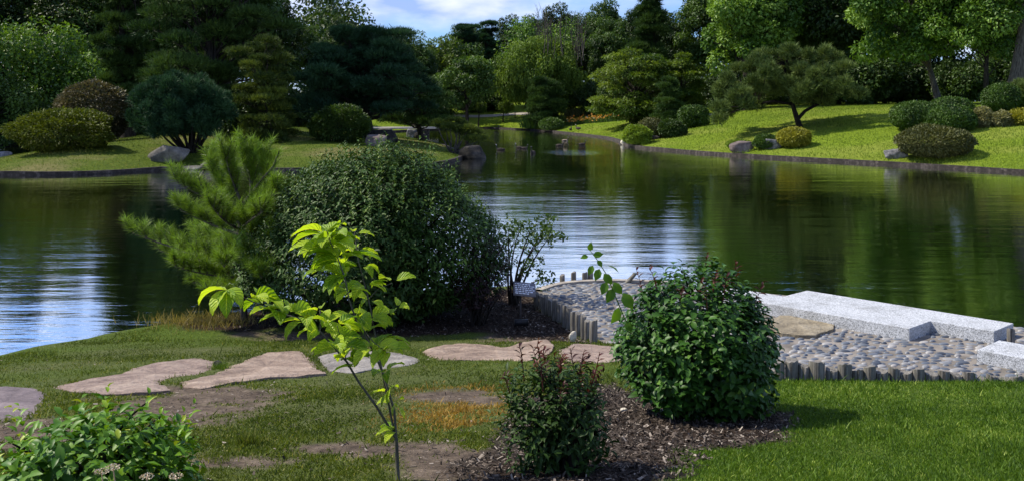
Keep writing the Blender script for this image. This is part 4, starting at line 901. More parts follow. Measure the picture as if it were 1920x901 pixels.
# young pine (F7)
def young_pine():
    r = rng_(407); D = 12.6; s = D / F; b = np.array([(458 - CX) * s, D, .13]); th = thing('young_pine', 'young bright green pine leaning over the water', 'pine tree', b); mt = MB(); mf = MB()
    trunk = np.array([W(458, 604, D), W(456, 560, D), W(452, 500, D + .1), W(448, 440, D + .05), W(455, 385, D), W(485, 345, D), W(512, 312, D), W(524, 283, D)]); mt.tube(trunk - np.array([[0, 0, .1]] + [[0, 0, 0]] * 7), [.055, .047, .042, .036, .028, .02, .014, .008], 8)
    br = [((452, 500), (370, 480), (250, 438), 0, 1.0), ((455, 520), (400, 520), (330, 500), -.5, .8), ((448, 440), (390, 420), (340, 395), .2, .8), ((450, 420), (390, 370), (335, 345), -.2, .8), ((453, 400), (410, 350), (395, 300), .3, .7), ((455, 385), (430, 330), (425, 300), -.3, .7), ((470, 365), (470, 320), (462, 290), .2, .6), ((485, 345), (510, 330), (498, 300), .3, .5), ((452, 500), (500, 490), (520, 455), -.4, .7), ((448, 450), (490, 430), (512, 400), .4, .7), ((455, 390), (500, 390), (518, 365), -.2, .6), ((455, 535), (420, 550), (365, 530), .5, .7), ((455, 530), (490, 540), (525, 520), .6, .7), ((450, 470), (410, 460), (375, 450), 1.0, .6), ((450, 460), (440, 470), (420, 500), -1.1, .8), ((450, 480), (470, 500), (490, 520), -1.0, .7), ((451, 430), (420, 420), (400, 390), -.9, .7), ((451, 430), (470, 410), (490, 400), -.9, .6), ((452, 490), (400, 500), (300, 470), .7, .7), ((455, 545), (430, 565), (400, 560), -.7, .6)]
    for a, m, e, dy, q in br:
        A_, M_, E_ = W(*a, D), W(*m, D + dy * .5), W(*e, D + dy); c = bez(A_, M_, E_, 10); mt.tube(c, np.linspace(.02 * q + .006, .005, 10), 6, cap=False)
        for j in range(2, 10):
            for sgn in range(4):
                ax = unit(c[min(j + 1, 9)] - c[j - 1]); sd = unit(np.cross(ax, [0, 0, 1])) * r.choice([-1, 1]); e2 = c[j] + (ax * r.uniform(.2, .6) + sd * r.uniform(.2, .6) + np.array([0, 0, r.uniform(.5, 1.2)])) * r.uniform(.10, .26); tw = np.array([c[j], (c[j] + e2) / 2 + (0, 0, -.01), e2]); mt.tube(tw, [.006, .005, .004], 4, cap=False)
                tt = np.linspace(.15, 1, 14)[:, None]; S = tw[0] + (tw[2] - tw[0]) * tt; needles(mf, r, S, np.repeat(unit(tw[2] - tw[0])[None], 14, 0), .14, 7, 1.0, .042, np.linspace(.15, .75, 14) + r.normal(0, .08))
    for j in range(4, 8):
        S = trunk[j - 1] + (trunk[j] - trunk[j - 1]) * np.linspace(0, 1, 14)[:, None]; needles(mf, r, S, np.repeat(unit(trunk[j] - trunk[j - 1])[None], 14, 0), .12, 16, .9, .035, np.linspace(.4, .8, 14))
    mt.build('trunk', M['bark_grey'], th, b, True); mf.build('needles', M['pine_near'], th, b)
young_pine()

# bright sapling (F1)
def sapling():
    r = rng_(408); b = GN(747, 902); D = b[1]; s = D / F; th = thing('dogwood_sapling', 'slim bright green sapling with drooping leaves at the front', 'sapling', b); mt = MB(); ml = MB()
    stems = [([(747, 915), (746, 870), (743, 822)], 0, 0, .0095, .008), ([(743, 822), (705, 760), (672, 712), (650, 678), (622, 645)], 0, -.15, .0058, .004), ([(622, 645), (600, 622), (565, 600), (530, 588), (495, 575), (462, 560), (432, 545), (404, 542)], -.15, -.25, .004, .002),
             ([(743, 822), (738, 770), (722, 705), (705, 665), (685, 628), (668, 600)], 0, .02, .0058, .004), ([(668, 600), (655, 560), (645, 520), (632, 480), (620, 455), (612, 432)], .02, -.05, .004, .002), ([(740, 815), (728, 750), (716, 690), (704, 630), (694, 575), (684, 535), (672, 490), (664, 440), (668, 428)], 0, .2, .005, .002),
             ([(700, 600), (720, 590), (742, 580)], .15, .1, .002, .0015), ([(690, 560), (712, 540), (735, 530)], .15, .2, .002, .0015), ([(600, 622), (602, 600), (600, 580)], -.2, -.1, .002, .0015), ([(645, 520), (620, 515), (600, 510)], 0, .0, .002, .0015), ([(650, 678), (640, 640), (632, 610)], -.1, -.2, .0025, .0015), ([(668, 600), (700, 640), (725, 660)], .0, -.15, .002, .0015)]
    lines = []
    for pts, d0, d1, r0, r1 in stems:
        P = np.array([W(x, y, D + d0 + (d1 - d0) * i / (len(pts) - 1)) for i, (x, y) in enumerate(pts)]); P[1:-1] += r.normal(0, .002, P[1:-1].shape); mt.tube(P, np.linspace(r0, r1, len(P)), 7, cap=True); lines.append(P)
    mt.build('stem', M['twig'], th, b, True)
    nt, ns = 9, 5; tt = np.linspace(0, 1, nt); ss = np.linspace(-1, 1, ns); TT, SS = np.meshgrid(tt, ss, indexing='ij')
    fq = np.array([[i * ns + j, i * ns + j + 1, (i + 1) * ns + j + 1, (i + 1) * ns + j] for i in range(nt - 1) for j in range(ns - 1)])
    def leaf(p, az, el, L, wd, droop, tint, roll=0.0):
        w = wd * L * np.sin(np.pi * TT ** .78) ** .85 * .5 * (1 - .12 * TT); w[-1] = .002; ang_ = el - droop * TT; dx = np.cumsum(np.cos(ang_[:, 0])) / nt * L; dz = np.cumsum(np.sin(ang_[:, 0])) / nt * L
        dx -= dx[0]; dz -= dz[0]; cl = SS * w; fold = np.abs(SS) * w * .38 + .004 * np.sin(TT * 26 + np.abs(SS) * 3) * np.abs(SS)
        fx, fz = -np.sin(ang_), np.cos(ang_); X = dx[:, None] + fx * fold; Z = dz[:, None] + fz * fold; Y = cl
        rolls = math.cos(roll), math.sin(roll); Y2 = Y * rolls[0]; Z2 = Z + Y * rolls[1]; ca, sa = math.cos(az), math.sin(az); V = np.stack([p[0] + X * ca - Y2 * sa, p[1] + X * sa + Y2 * ca, p[2] + Z2], 2).reshape(-1, 3)
        ml.add(V, fq, tint, 0, np.stack([(SS.ravel() + 1) / 2, TT.ravel()], 1))
    def spray(p, n, L, az0=None, dr=(.7, 1.5), el=(.1, .7)):
        for k in range(n + 1):
            az = (az0 + r.normal(0, .5)) if az0 is not None else r.uniform(0, 6.28); Lk = L * r.uniform(.7, 1.2); e = r.uniform(*el)
            q = p + np.array([math.cos(az), math.sin(az), math.tan(min(e, .8))]) * .02; leaf(q, az, e, Lk, r.uniform(.40, .54), r.uniform(*dr), r.random(), r.normal(0, .45))
    # upper cluster
    for (x, y, dy, n, L) in [(612, 440, -.05, 5, .16), (618, 450, .0, 4, .16), (625, 462, -.03, 5, .17), (640, 488, 0, 5, .16), (632, 475, 0, 4, .15), (650, 520, .02, 5, .14), (655, 545, 0, 4, .12), (664, 440, .18, 2, .085), (668, 470, .15, 4, .10), (678, 500, .15, 5, .10), (686, 535, .18, 4, .105), (695, 565, .18, 4, .10), (704, 600, .15, 4, .11), (668, 600, 0, 4, .13), (742, 580, .1, 2, .09), (735, 530, .2, 2, .09), (600, 510, 0, 2, .10), (685, 628, 0, 4, .13), (712, 640, .1, 4, .12), (725, 660, -.1, 3, .12), (720, 700, .0, 3, .11), (700, 655, -.1, 4, .13), (650, 675, -.1, 4, .13), (632, 610, -.2, 2, .11), (738, 760, .0, 3, .09), (745, 810, -.02, 4, .085), (728, 735, .03, 3, .09), (605, 470, .0, 3, .13), (690, 600, .1, 3, .11), (672, 690, -.1, 2, .11)]:
        spray(W(x, y, D + dy), n, L)
    for (x, y, dy, n, L) in [(622, 645, -.15, 4, .14), (600, 622, -.15, 4, .12), (602, 585, -.1, 3, .09), (572, 603, -.2, 4, .12), (545, 592, -.2, 3, .12), (520, 583, -.2, 4, .13), (495, 572, -.22, 4, .13), (470, 562, -.22, 3, .13), (640, 655, -.1, 3, .13)]:
        spray(W(x, y, D + dy), n, L)
    for az, e, L, dr in [(3.1, .35, .16, 1.5), (-2.0, -.2, .14, 1.1), (-1.3, -.3, .145, 1.0), (-.6, .1, .13, 1.3)]: leaf(W(425, 543, D - .25), az, e, L, .5, dr, r.random(), 0.2)
    ml.build('leaves', M['sapling'], th, b, True, uv=True)
sapling()

# ------------------------------------------------------------------ island
tree('broadleaf_tree', 'light green broadleaf tree at the far left behind the island', 'tree', 66, (-130, 40, 195, 260), 'leaf', 'broad_bright', .26, 501, n=60, per=420, cr=.26, base=60, r0=.3)
tree('broadleaf_tree', 'dark green broadleaf tree low behind the yellow green shrub', 'tree', 61, (-140, 140, 105, 285), 'leaf', 'broad_mid', .2, 502, n=40, per=420, base=-45, r0=.2)
pad_pine('tall_pine', 'tall dark pine rising left of the spreading pine', 62, (165, -110, 330, 190), 'pine_dark', 503, 240, .36, 9, 7, ls=.36, per=330, pr=.33, shape=lambda f: .95 - .6 * f)
pad_pine('spreading_pine', 'great spreading pine whose branches reach to the top of the view', 56, (235, -230, 585, 175), 'pine_dark', 504, 405, .40, 10, 8, ls=.34, per=380, pr=.27, shape=lambda f: .78 + .28 * math.sin(f * 3.1) - .25 * f)
pad_pine('golden_pine', 'feathery yellow green pine between the domed pine and dark pine', 50, (412, 82, 585, 288), 'pine_olive', 505, 500, .16, 10, 7, ls=.22, per=230, pr=.30, flat=.3, kind='pad', shape=lambda f: 1.0 - .35 * f)
pad_pine('cloud_pine', 'broad dark blue green pine with a flat layered crown on the island', 57, (545, 62, 838, 208), 'pine_blue', 506, 688, .42, 7, 13, ls=.3, per=330, pr=.24, shape=lambda f: 1.0 if f < .55 else 1.0 - (f - .55) * 1.1, lean=-.1, low=.3)
pad_pine('low_pine', 'low dark pine spreading under the cloud pine towards the cove', 66, (700, 150, 850, 236), 'pine_dark', 507, 790, .2, 4, 9, ls=.3, per=260, pr=.34, shape=lambda f: 1.0 - .3 * f)
def dome_pine():
    r = rng_(508); D = solveD(360, 287, 46); s = D / F; b = np.array([(360 - CX) * s, D, gz((360 - CX) * s, D)]); th = thing('domed_pine', 'round headed blue green pine with many stems beside the boulder', 'pine tree', b)
    c = W(340, 205, D); n = 125; C = env_clumps(r, c, np.array([92, 88, 62]) * s, n, 'dome', inner=.45); mt = MB()
    for k in range(26):
        a = r.uniform(0, 6.28); e = C[r.integers(n)]; g = b + np.array([math.cos(a) * .12, math.sin(a) * .12, -.1]); mid = g + np.array([(e[0] - g[0]) * .55, (e[1] - g[1]) * .55, (e[2] - g[2]) * .28]) + r.normal(0, .1, 3); mt.tube(bez(g, mid, e, 9), np.linspace(.075, .014, 9), 6, cap=False)
    mt.build('trunk', M['bark_dark'], th, b, True); mb = MB(); clump_leaves(mb, r, C, np.tile([.40, .40, .34], (n, 1)), 190, 'needle', .22, .5, .5, updir=.7); mb.build('crown', M['pine_blue'], th, b)
dome_pine()
bush('domed_shrub', 'wide brownish domed shrub behind the yellow green shrub', 'shrub', 53.5, (104, 154, 254, 258), 'brown_bush', 509, ls=.20, count=17000, zf=lambda x, y: gz(x, y), kind='spray', bumpy=.07, undercut=.3, stems=16)
bush('spreading_shrub', 'yellow green spreading shrub on the left end of the island', 'shrub', 44.5, (28, 207, 202, 288), 'yellow_green', 510, ls=.16, count=14000, kind='spray', bumpy=.22, lumps=10, bottom=286)
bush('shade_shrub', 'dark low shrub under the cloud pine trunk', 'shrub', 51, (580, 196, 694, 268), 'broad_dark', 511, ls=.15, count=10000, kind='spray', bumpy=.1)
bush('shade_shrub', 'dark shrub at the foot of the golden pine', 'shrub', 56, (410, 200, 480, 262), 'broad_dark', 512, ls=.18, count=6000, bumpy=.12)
def tip_pine():
    r = rng_(513); D = 52; s = D / F; b = np.array([(846 - CX) * s, D, gz((846 - CX) * s, D)]); th = thing('sculpted_pine', 'small sculpted pine with bare twisting branches on the island tip', 'pine tree', b); mt = MB(); C = []
    for (x, y, dy) in [(835, 240, .2), (822, 232, -.2), (850, 228, 0), (865, 235, .4), (878, 242, -.3), (890, 250, 0), (897, 262, .2), (884, 262, -.5), (870, 250, .6), (845, 240, -.6), (860, 244, -.3)]:
        e = W(x, y + 4, D + dy); C.append(W(x, y, D + dy)); g = b + np.array([r.uniform(-.2, .5), 0, -.1]); mt.tube(bez(g, (g + e) / 2 + r.normal(0, .22, 3), e, 8) + r.normal(0, .025, (8, 3)), np.linspace(.07, .016, 8), 6, cap=False)
    mt.build('trunk', M['bark_grey'], th, b, True); C = np.array(C); mb = MB(); clump_leaves(mb, r, C, np.tile([.52, .5, .2], (len(C), 1)), 260, 'pad', .17, .5, .3); mb.build('crown', M['pine_olive'], th, b)
tip_pine()
def on(px, D, dz=0.0): x = (px - CX) / F * D; return np.array([x, D, gz(x, D) + dz])
RKY = {314: 308, 408: 319, 364: 319, 703: 275, 716: 265, 721: 244, 772: 258, 788: 259, 4: 292, 1393: 284, 1447: 281, 1682: 300}
def rk(label, px, D, w, h, seed, mat, d=None, rz=0, sink=.15, name='boulder', planes=14):
    D = solveD(px, RKY[px], D) + (d or w * .7) * .5 * D / F; s = D / F; return rock(name, label, 'rock', on(px, D), (w * s * 1.08, (d or w * .7) * s, h * s * 1.5), seed, M[mat], rz, sink=sink, planes=planes)
rk('large grey boulder below the domed pine', 314, 45.2, 74, 34, 601, 'boulder', d=50, rz=-.1)
rk('low flat pale rock on the island kerb right of the domed pine', 408, 42.3, 52, 16, 602, 'boulder', d=30)
rk('slender stone lying along the kerb beside the low flat rock', 364, 42.2, 36, 9, 603, 'boulder', d=22)
rk('pinkish boulder in front under the cloud pine', 703, 50.6, 42, 24, 604, 'boulder_pink', d=30)
rk('dark slanting boulder behind the pinkish boulder', 716, 52.5, 56, 26, 605, 'boulder_dark', d=36, rz=.2)
rk('pale flat topped rock on the island ridge', 721, 60, 34, 14, 606, 'boulder', d=24)
rk('dark mottled rock nearer the sculpted pine on the ridge', 772, 55.5, 20, 20, 607, 'boulder_grey', d=16)
rk('rounded dark rock behind the mottled rock', 788, 56.5, 26, 16, 608, 'boulder_dark', d=20)
rk('flat grey stone at the left end of the island', 4, 47.0, 30, 9, 609, 'boulder_grey', d=20)
# block rock standing in the water at the tip
p = G(886, 298, 0); mb = MB(); r = rng_(4)
rock('shore_rock', 'square dark rock standing in the water at the island tip', 'rock', (p[0], p[1] + .3, -.1), (1.4, .9, 1.3), 610, M['boulder_dark'], .1, sink=.05, planes=8)
# slab footbridge behind the ridge
pb_ = W(745, 240, 84); fb = thing('footbridge', 'flat pale slab bridge crossing the cove behind the island ridge', 'bridge', (pb_[0], 84, 0)); mb = MB(); mb.box((pb_[0] + .4, 84, pb_[2]), (6.4, 1.1, .16)); mb.build('deck', M['bridge_stone'], fb, (pb_[0], 84, 0))
for k, dx in enumerate((-2.2, 2.6)): mb = MB(); mb.box((pb_[0] + dx, 84, (pb_[2] - .1) / 2 - .2), (.35, .8, pb_[2] + .2)); mb.build('pier', M['boulder_dark'], fb, (pb_[0], 84, 0))

# ------------------------------------------------------------------ far bank, centre
def weeping(name, label, D, box, seed, fol, n=60, per=60, cat='tree', r0=.3, base=None, hang=.22, bark='bark'):
    r = rng_(seed); x0, y0, x1, y1 = box; s = D / F; c = W((x0 + x1) / 2, (y0 + y1) / 2, D); rad = np.array([(x1 - x0) / 2 * s, (x1 - x0) / 2 * s * .8, (y1 - y0) / 2 * s]); bx = c[0] if base is None else (base - CX) * s; b = np.array([bx, D, gz(bx, D)])
    C = env_clumps(r, c + (0, 0, rad[2] * .12), rad * (.85, .85, .8), n, 'full', inner=.3); th = thing(name, label, cat, b); trunk_mesh(r, b, c + (0, 0, rad[2] * .6), r0, C, 8).build('trunk', M[bark], th, b, True)
    mb = MB(); q = .2 * rad[0]; clump_leaves(mb, r, C, np.tile([q, q, q * .7], (n, 1)), per, 'hang', hang, .45, .3); clump_leaves(mb, r, C, np.tile([q, q, q * .6], (n, 1)), per, 'leaf', hang, .5, .5); mb.build('crown', M[fol], th, b); return th
tree('airy_tree', 'airy thin crowned tree standing up behind the weeping tree', 'tree', 110, (925, 22, 1102, 150), 'leaf', 'broad_bright', .32, 519, n=34, per=95, cr=.22, r0=.22, base=1060, bark='bark_grey', shell=.2)
wt = weeping('willow_tree', 'large pale green weeping tree with bare twigs at its top', 104, (915, 62, 1108, 218), 520, 'willow', n=75, per=100, r0=.45, hang=.26, base=1040)
r = rng_(6); mb = MB(); bw = np.array(wt.location)
for k in range(34):
    px_, D_ = r.uniform(1000, 1100), 104 + r.uniform(-3, 3); a = W(px_, 110 + r.uniform(-10, 30), D_); e = W(px_ + r.uniform(-14, 14), r.uniform(14, 50), D_); mb.tube(bez(a, (a + e) / 2 + r.normal(0, .15, 3), e, 5), np.linspace(.06, .012, 5), 4, cap=False)
    for q in range(5): f = r.uniform(.4, .95); g = a + (e - a) * f; h2 = g + np.array([r.uniform(-.9, .9), r.uniform(-.5, .5), r.uniform(.5, 1.6)]); mb.tube([g, (g + h2) / 2 + (0, 0, .05), h2], [.02, .014, .007], 3, cap=False)
mb.build('bare_twigs', M['bark_grey'], wt, bw)
def conifer(name, label, D, box, seed, fol='pine_dark', group=None, base=None, levels=12, arms=6, ls=.34, per=200, pr=.42, shape=None, cat='conifer', r0=.25):
    return pad_pine(name, label, D, box, fol, seed, base or (box[0] + box[2]) / 2, r0, levels, arms, ls=ls, per=per, pr=pr, shape=shape or (lambda f: 1.05 - .85 * f), kind='pad', flat=.25, cat=cat, group=group)
conifer('dark_conifer', 'dark conifer with outstretched upper branches behind the cloud pine', 118, (840, 52, 905, 215), 521, 'pine_blue', shape=lambda f: 1.0 - .35 * f, ls=.4)
conifer('dark_conifer', 'dark conifer just left of the weeping tree', 120, (885, 46, 945, 210), 522, 'pine_blue', shape=lambda f: 1.0 - .45 * f, ls=.4)
conifer('bushy_conifer', 'low bushy dark conifer at the waterside below the weeping tree', 97, (982, 150, 1062, 228), 523, 'pine_dark', ls=.34, per=330, levels=7, arms=8, shape=lambda f: 1.0 - .5 * f)
weeping('weeping_sapling', 'little weeping tree on the far bank nearest the island', 106, (872, 188, 922, 208), 524, 'maple', n=16, per=50, r0=.08, hang=.14, cat='small tree')
weeping('weeping_sapling', 'little weeping tree on the far bank by the low table', 108, (920, 187, 966, 207), 525, 'maple', n=16, per=50, r0=.08, hang=.14, cat='small tree')
tree('broadleaf_tree', 'yellow green tree behind the cloud pine, left of the conifers', 'tree', 112, (770, 70, 905, 215), 'leaf', 'maple', .34, 526, n=46, per=300, r0=.3)
tree('broadleaf_tree', 'mid green tree over the cove behind the low pine', 'tree', 100, (820, 100, 930, 215), 'leaf', 'broad_mid', .3, 527, n=36, per=260, r0=.22)
for i, (bx, D, fol, lb) in enumerate([((866, 178, 912, 212), 116, 'yew', 'dark rounded hedge mound beyond the far bank path'), ((905, 180, 938, 200), 122, 'lime', 'bright yellow green clipped mound beyond the far bank path'), ((898, 190, 925, 206), 117, 'lime', 'small bright clipped mound above the weeping saplings')]):
    bush('hedge_mound', lb, 'hedge', D, bx, fol, 530 + i, ls=.22, count=5000, clipped=True, bumpy=.03, stems=5)
def blades_plant(name, label, D, px, py, w, h, n, fol, seed, cat='plant'):
    r = rng_(seed); s = D / F; b = on(px, D); P = b + np.column_stack([r.normal(0, w * s * .35, n), r.normal(0, w * s * .3, n), r.uniform(-.02, .1, n)]); mb = MB(); scatter(mb, P, unit(np.column_stack([r.normal(0, .35, (n, 2)), np.ones(n)])), rdir(r, n) * (1, 1, .2), h * s * r.uniform(.5, 1.15, n), .09, r.random(n), BLADE); return tag(mb.build(name, M[fol], None, b), label, cat)
blades_plant('iris_clump', 'fresh green clump of sword leaves at the far waterside', 99, 1003, 245, 26, 26, 1000, 'broad_bright', 535)
bush('waterside_shrub', 'low green shrub beside the sword leaved clump', 'shrub', 93, (1010, 222, 1058, 246), 'broad_mid', 536, ls=.16, count=4500)
blades_plant('reed_clump', 'olive clump of grasses behind the orange flowers', 104, 1080, 215, 34, 16, 700, 'olive_bush', 537)
def flowers():
    r = rng_(538); n = 420; u = r.uniform(1050, 1215, n); D = 97 - (u - 1050) * .05 + r.uniform(0, 3, n); x = (u - CX) / F * D; z = gz(x, D); P = np.column_stack([x, D, z + r.uniform(.25, .6, n)]); mb = MB()
    scatter(mb, P, rdir(r, n), rdir(r, n), r.uniform(.14, .26, n), .8, r.random(n), LEAF2); tag(mb.build('orange_flowers', M['flower']), 'strip of orange and cream flowers on the far bank', 'flowers', kind='stuff')
    n = 7000; u = r.uniform(1045, 1220, n); D = 97 - (u - 1050) * .05 + r.uniform(0, 3.4, n); x = (u - CX) / F * D; P = np.column_stack([x, D, gz(x, D)]); mb = MB(); scatter(mb, P, unit(rdir(r, n) * .5 + (0, 0, 1)), rdir(r, n) * (1, 1, .2), .42, .12, r.random(n), BLADE); tag(mb.build('flower_bed_leaves', M['broad_mid']), 'green leaves of the orange flower strip', 'flowers', kind='stuff')
flowers()
# low table / bench by the small weeping trees
p = on(978, 110); bt = thing('garden_bench', 'small brown bench beside the far bank path', 'bench', p); mb = MB(); mb.box(p + (0, 0, .62), (1.8, .5, .08)); mb.build('seat', M['bench_wood'], bt, p)
for dx in (-.75, .75): mb = MB(); mb.box(p + (dx, 0, .27), (.1, .45, .62)); mb.build('leg', M['bench_wood'], bt, p)
# garden paths beyond the far bank
def path_ribbon(name, pts, w, mat):
    L = smooth_line([on(x, D)[:2] for x, D in pts], False, .8); T = unit(np.gradient(L, axis=0)); N = np.stack([-T[:, 1], T[:, 0]], 1); n = len(L); a = L + N * w / 2; b = L - N * w / 2; k = np.arange(n - 1)
    V = np.concatenate([np.column_stack([a, gz(a[:, 0], a[:, 1]) + .05]), np.column_stack([b, gz(b[:, 0], b[:, 1]) + .05])]); mb = MB(); mb.add(V, np.stack([k, k + 1, k + 1 + n, k + n], 1)); tag(mb.build(name, mat), kind='structure')
path_ribbon('garden_path', [(840, 112), (900, 112), (960, 113), (1000, 112)], 1.6, M['kerb_pale'])
path_ribbon('garden_path', [(1060, 101), (1100, 100), (1150, 97)], 1.2, M['kerb_pale'])
path_ribbon('garden_path', [(1300, 84), (1340, 82), (1380, 86)], 1.8, M['kerb_pale'])

# right hand side
tree('layered_maple', 'layered olive green maple over the shaded lawn inlet', 'tree', 80, (1105, 92, 1275, 250), 'spray', 'maple', .24, 540, n=95, per=260, cr=.22, flat=.32, base=1188, r0=.26, shape='dome', by=236)
tree('layered_maple', 'slimmer maple right of the larger layered maple', 'tree', 84, (1235, 100, 1325, 225), 'spray', 'maple', .24, 541, n=50, per=240, cr=.28, flat=.35, base=1275, r0=.2)
conifer('small_pine', 'small dark pine beside the clipped hedge', 74, (1222, 150, 1292, 238), 542, 'pine_dark', ls=.24, per=230, levels=8, arms=7, shape=lambda f: 1 - .5 * f, base=1262, cat='pine tree', r0=.12)
bush('clipped_hedge', 'dark clipped hedge right of the small pine', 'hedge', 73, (1272, 198, 1328, 240), 'yew', 543, ls=.16, count=9000, clipped=True, exp=2.8, bumpy=.03, stems=6)
bush('rounded_shrub', 'rounded light green shrub above the lime shrub at the point', 'shrub', 68, (1192, 222, 1250, 262), 'olive_bush', 544, ls=.13, count=8000, bumpy=.06, clipped=True)
bush('lime_shrub', 'bright lime shrub on the point of the hill lawn', 'shrub', 66.5, (1168, 236, 1222, 272), 'lime', 545, ls=.15, count=6500, bumpy=.16)
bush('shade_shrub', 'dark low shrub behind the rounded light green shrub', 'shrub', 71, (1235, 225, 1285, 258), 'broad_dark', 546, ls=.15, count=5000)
def hill_tree():
    r = rng_(547); D = solveD(1502, 238, 59); s = D / F; b = on(1502, D); th = thing('spreading_juniper', 'wide olive green tree with a forked leaning trunk on the hill', 'tree', b); mt = MB(); C = []
    a = b + (0, 0, -.2); f = W(1494, 222, D); mt.tube([a + (.15, 0, 0), W(1500, 240, D), f], [.26, .2, .16], 9); l = W(1486, 196, D); t2 = W(1470, 150, D); mt.tube([f, l, t2, W(1475, 110, D)], [.16, .13, .1, .05], 8)
    rr_ = W(1540, 192, D); mt.tube([f + (.05, 0, -.05), W(1510, 208, D), rr_, W(1575, 160, D)], [.12, .1, .08, .04], 8); ll = W(1420, 195, D); mt.tube([l, W(1450, 190, D - .5), ll, W(1375, 210, D)], [.09, .08, .06, .03], 7)
    hubs = [t2, rr_, ll, W(1560, 175, D), W(1475, 120, D), W(1395, 200, D), l]
    def crown_pt():
        while True:
            x, y = r.uniform(1345, 1612), r.uniform(85, 238); dy = r.uniform(-3.2, 3.2)
            top = 92 + 90 * abs((x - 1470) / 145) ** 1.8 if x < 1530 else 96 + 105 * abs((x - 1545) / 75) ** 2.2; bot = 238 - 70 * max(0, (x - 1350) / 120) if x < 1450 else 190 + 8 * math.sin(x * .05)
            if x < 1345 + 30: bot = min(bot, 225)
            if top < y < bot: return W(x, y, D + dy)
    for k in range(150):
        p = crown_pt(); C.append(p); h = hubs[int(np.argmin([np.linalg.norm(p - q) for q in hubs]))]; mt.tube(bez(h, (h + p) / 2 + r.normal(0, .2, 3), p, 6), np.linspace(.035, .01, 6), 4, cap=False)
    mt.build('trunk', M['bark_dark'], th, b, True); C = np.array(C); mb = MB(); clump_leaves(mb, r, C, np.column_stack([r.uniform(.35, .62, len(C))] * 2 + [r.uniform(.25, .45, len(C))]), 190, 'needle', .26, .55, .1, updir=.9); mb.build('crown', M['juniper'], th, b)
hill_tree()
bush('golden_shrub', 'golden yellow shrub beside the grey rocks under the hill tree', 'shrub', 52.5, (1457, 240, 1519, 279), 'gold', 550, ls=.11, count=8500, bumpy=.08)
bush('ground_shrub', 'dark green low shrub between the two grey rocks', 'shrub', 53.5, (1412, 254, 1462, 281), 'yew', 551, ls=.10, count=6000, bumpy=.12)
bush('ground_shrub', 'little yellow green mound beside the reddish rock', 'shrub', 54, (1362, 262, 1402, 280), 'lime', 552, ls=.09, count=3000, bumpy=.15)
rk('reddish grey rounded rock by the yellow green mound', 1393, 51.7, 42, 20, 553, 'boulder_pink', d=30)
rk('grey craggy rock touching the golden shrub', 1447, 52.4, 36, 22, 554, 'boulder_grey', d=28)
rk('flat grey rock in front of the olive shrub near the kerb', 1682, 46.6, 46, 20, 555, 'boulder_grey', d=30)
bush('clipped_yew', 'left clipped dome of the three merged dark green domes', 'hedge', 54, (1674, 190, 1765, 248), 'yew', 556, ls=.11, count=19000, clipped=True, exp=2.4, bumpy=.055, stems=6)
bush('clipped_yew', 'rear dome of the three merged dark green domes', 'hedge', 57, (1742, 181, 1822, 240), 'yew', 557, ls=.11, count=16000, clipped=True, exp=2.4, bumpy=.055, stems=6)
bush('clipped_yew', 'front right dome of the three merged dark green domes', 'hedge', 53, (1738, 198, 1825, 250), 'yew', 558, ls=.11, count=18000, clipped=True, exp=2.4, bumpy=.055, stems=6)
bush('olive_shrub', 'wide olive brown shrub in front of the clipped domes', 'shrub', 48, (1682, 236, 1826, 304), 'olive_bush', 559, ls=.12, count=15000, bumpy=.08, undercut=.1)
bush('clipped_yew', 'clipped round bush high on the hill under the thick trunk', 'hedge', 60, (1845, 157, 1915, 212), 'yew', 560, ls=.12, count=15000, clipped=True, exp=2.3, bumpy=.035)
tree('light_conifer', 'light green feathery conifer at the right edge beside the clipped bush', 'conifer', 57, (1898, 150, 1990, 215), 'needle', 'juniper', .24, 561, n=30, per=230, r0=.1, tbias=.25)
for i, (bx, D, fol, lb) in enumerate([((1822, 205, 1862, 240), 54, 'pale_bush', 'pale straw coloured shrub right of the three domes'), ((1858, 212, 1896, 238), 54, 'pale_bush', 'middle pale shrub below the clipped round bush'), ((1890, 206, 1950, 236), 54.5, 'gold', 'yellowish pale shrub at the right edge of the hill')]): bush('pale_shrub', lb, 'shrub', D, bx, fol, 562 + i, ls=.14, count=5000, bumpy=.16)

tree('tall_broadleaf', 'tall tree with pale large leaves left of the hill tree', 'tree', 84, (1312, -120, 1500, 180), 'leaf', 'broad_bright', .34, 570, n=70, per=420, cr=.25, base=1400, r0=.4, tbias=.1)
tree('tall_broadleaf', 'tall bright leaved tree above the clipped domes', 'tree', 70, (1590, -160, 1800, 160), 'leaf', 'broad_bright', .28, 571, n=80, per=430, cr=.25, base=1762, r0=.26, bark='bark_grey', curve=.01, trunk_top=.6)
tree('tall_broadleaf', 'fine leaved green tree at the upper right corner', 'tree', 66, (1740, -140, 1960, 150), 'leaf', 'broad_bright', .24, 572, n=70, per=430, cr=.25, base=1850, r0=.2)
tree('thick_trunk_tree', 'tree with a thick bare trunk at the right edge', 'tree', 64, (1780, -420, 2120, -60), 'leaf', 'broad_mid', .3, 573, n=50, per=400, cr=.28, base=1900, r0=.58, bark='bark_grey', curve=.0, sides=14, trunk_top=.3)

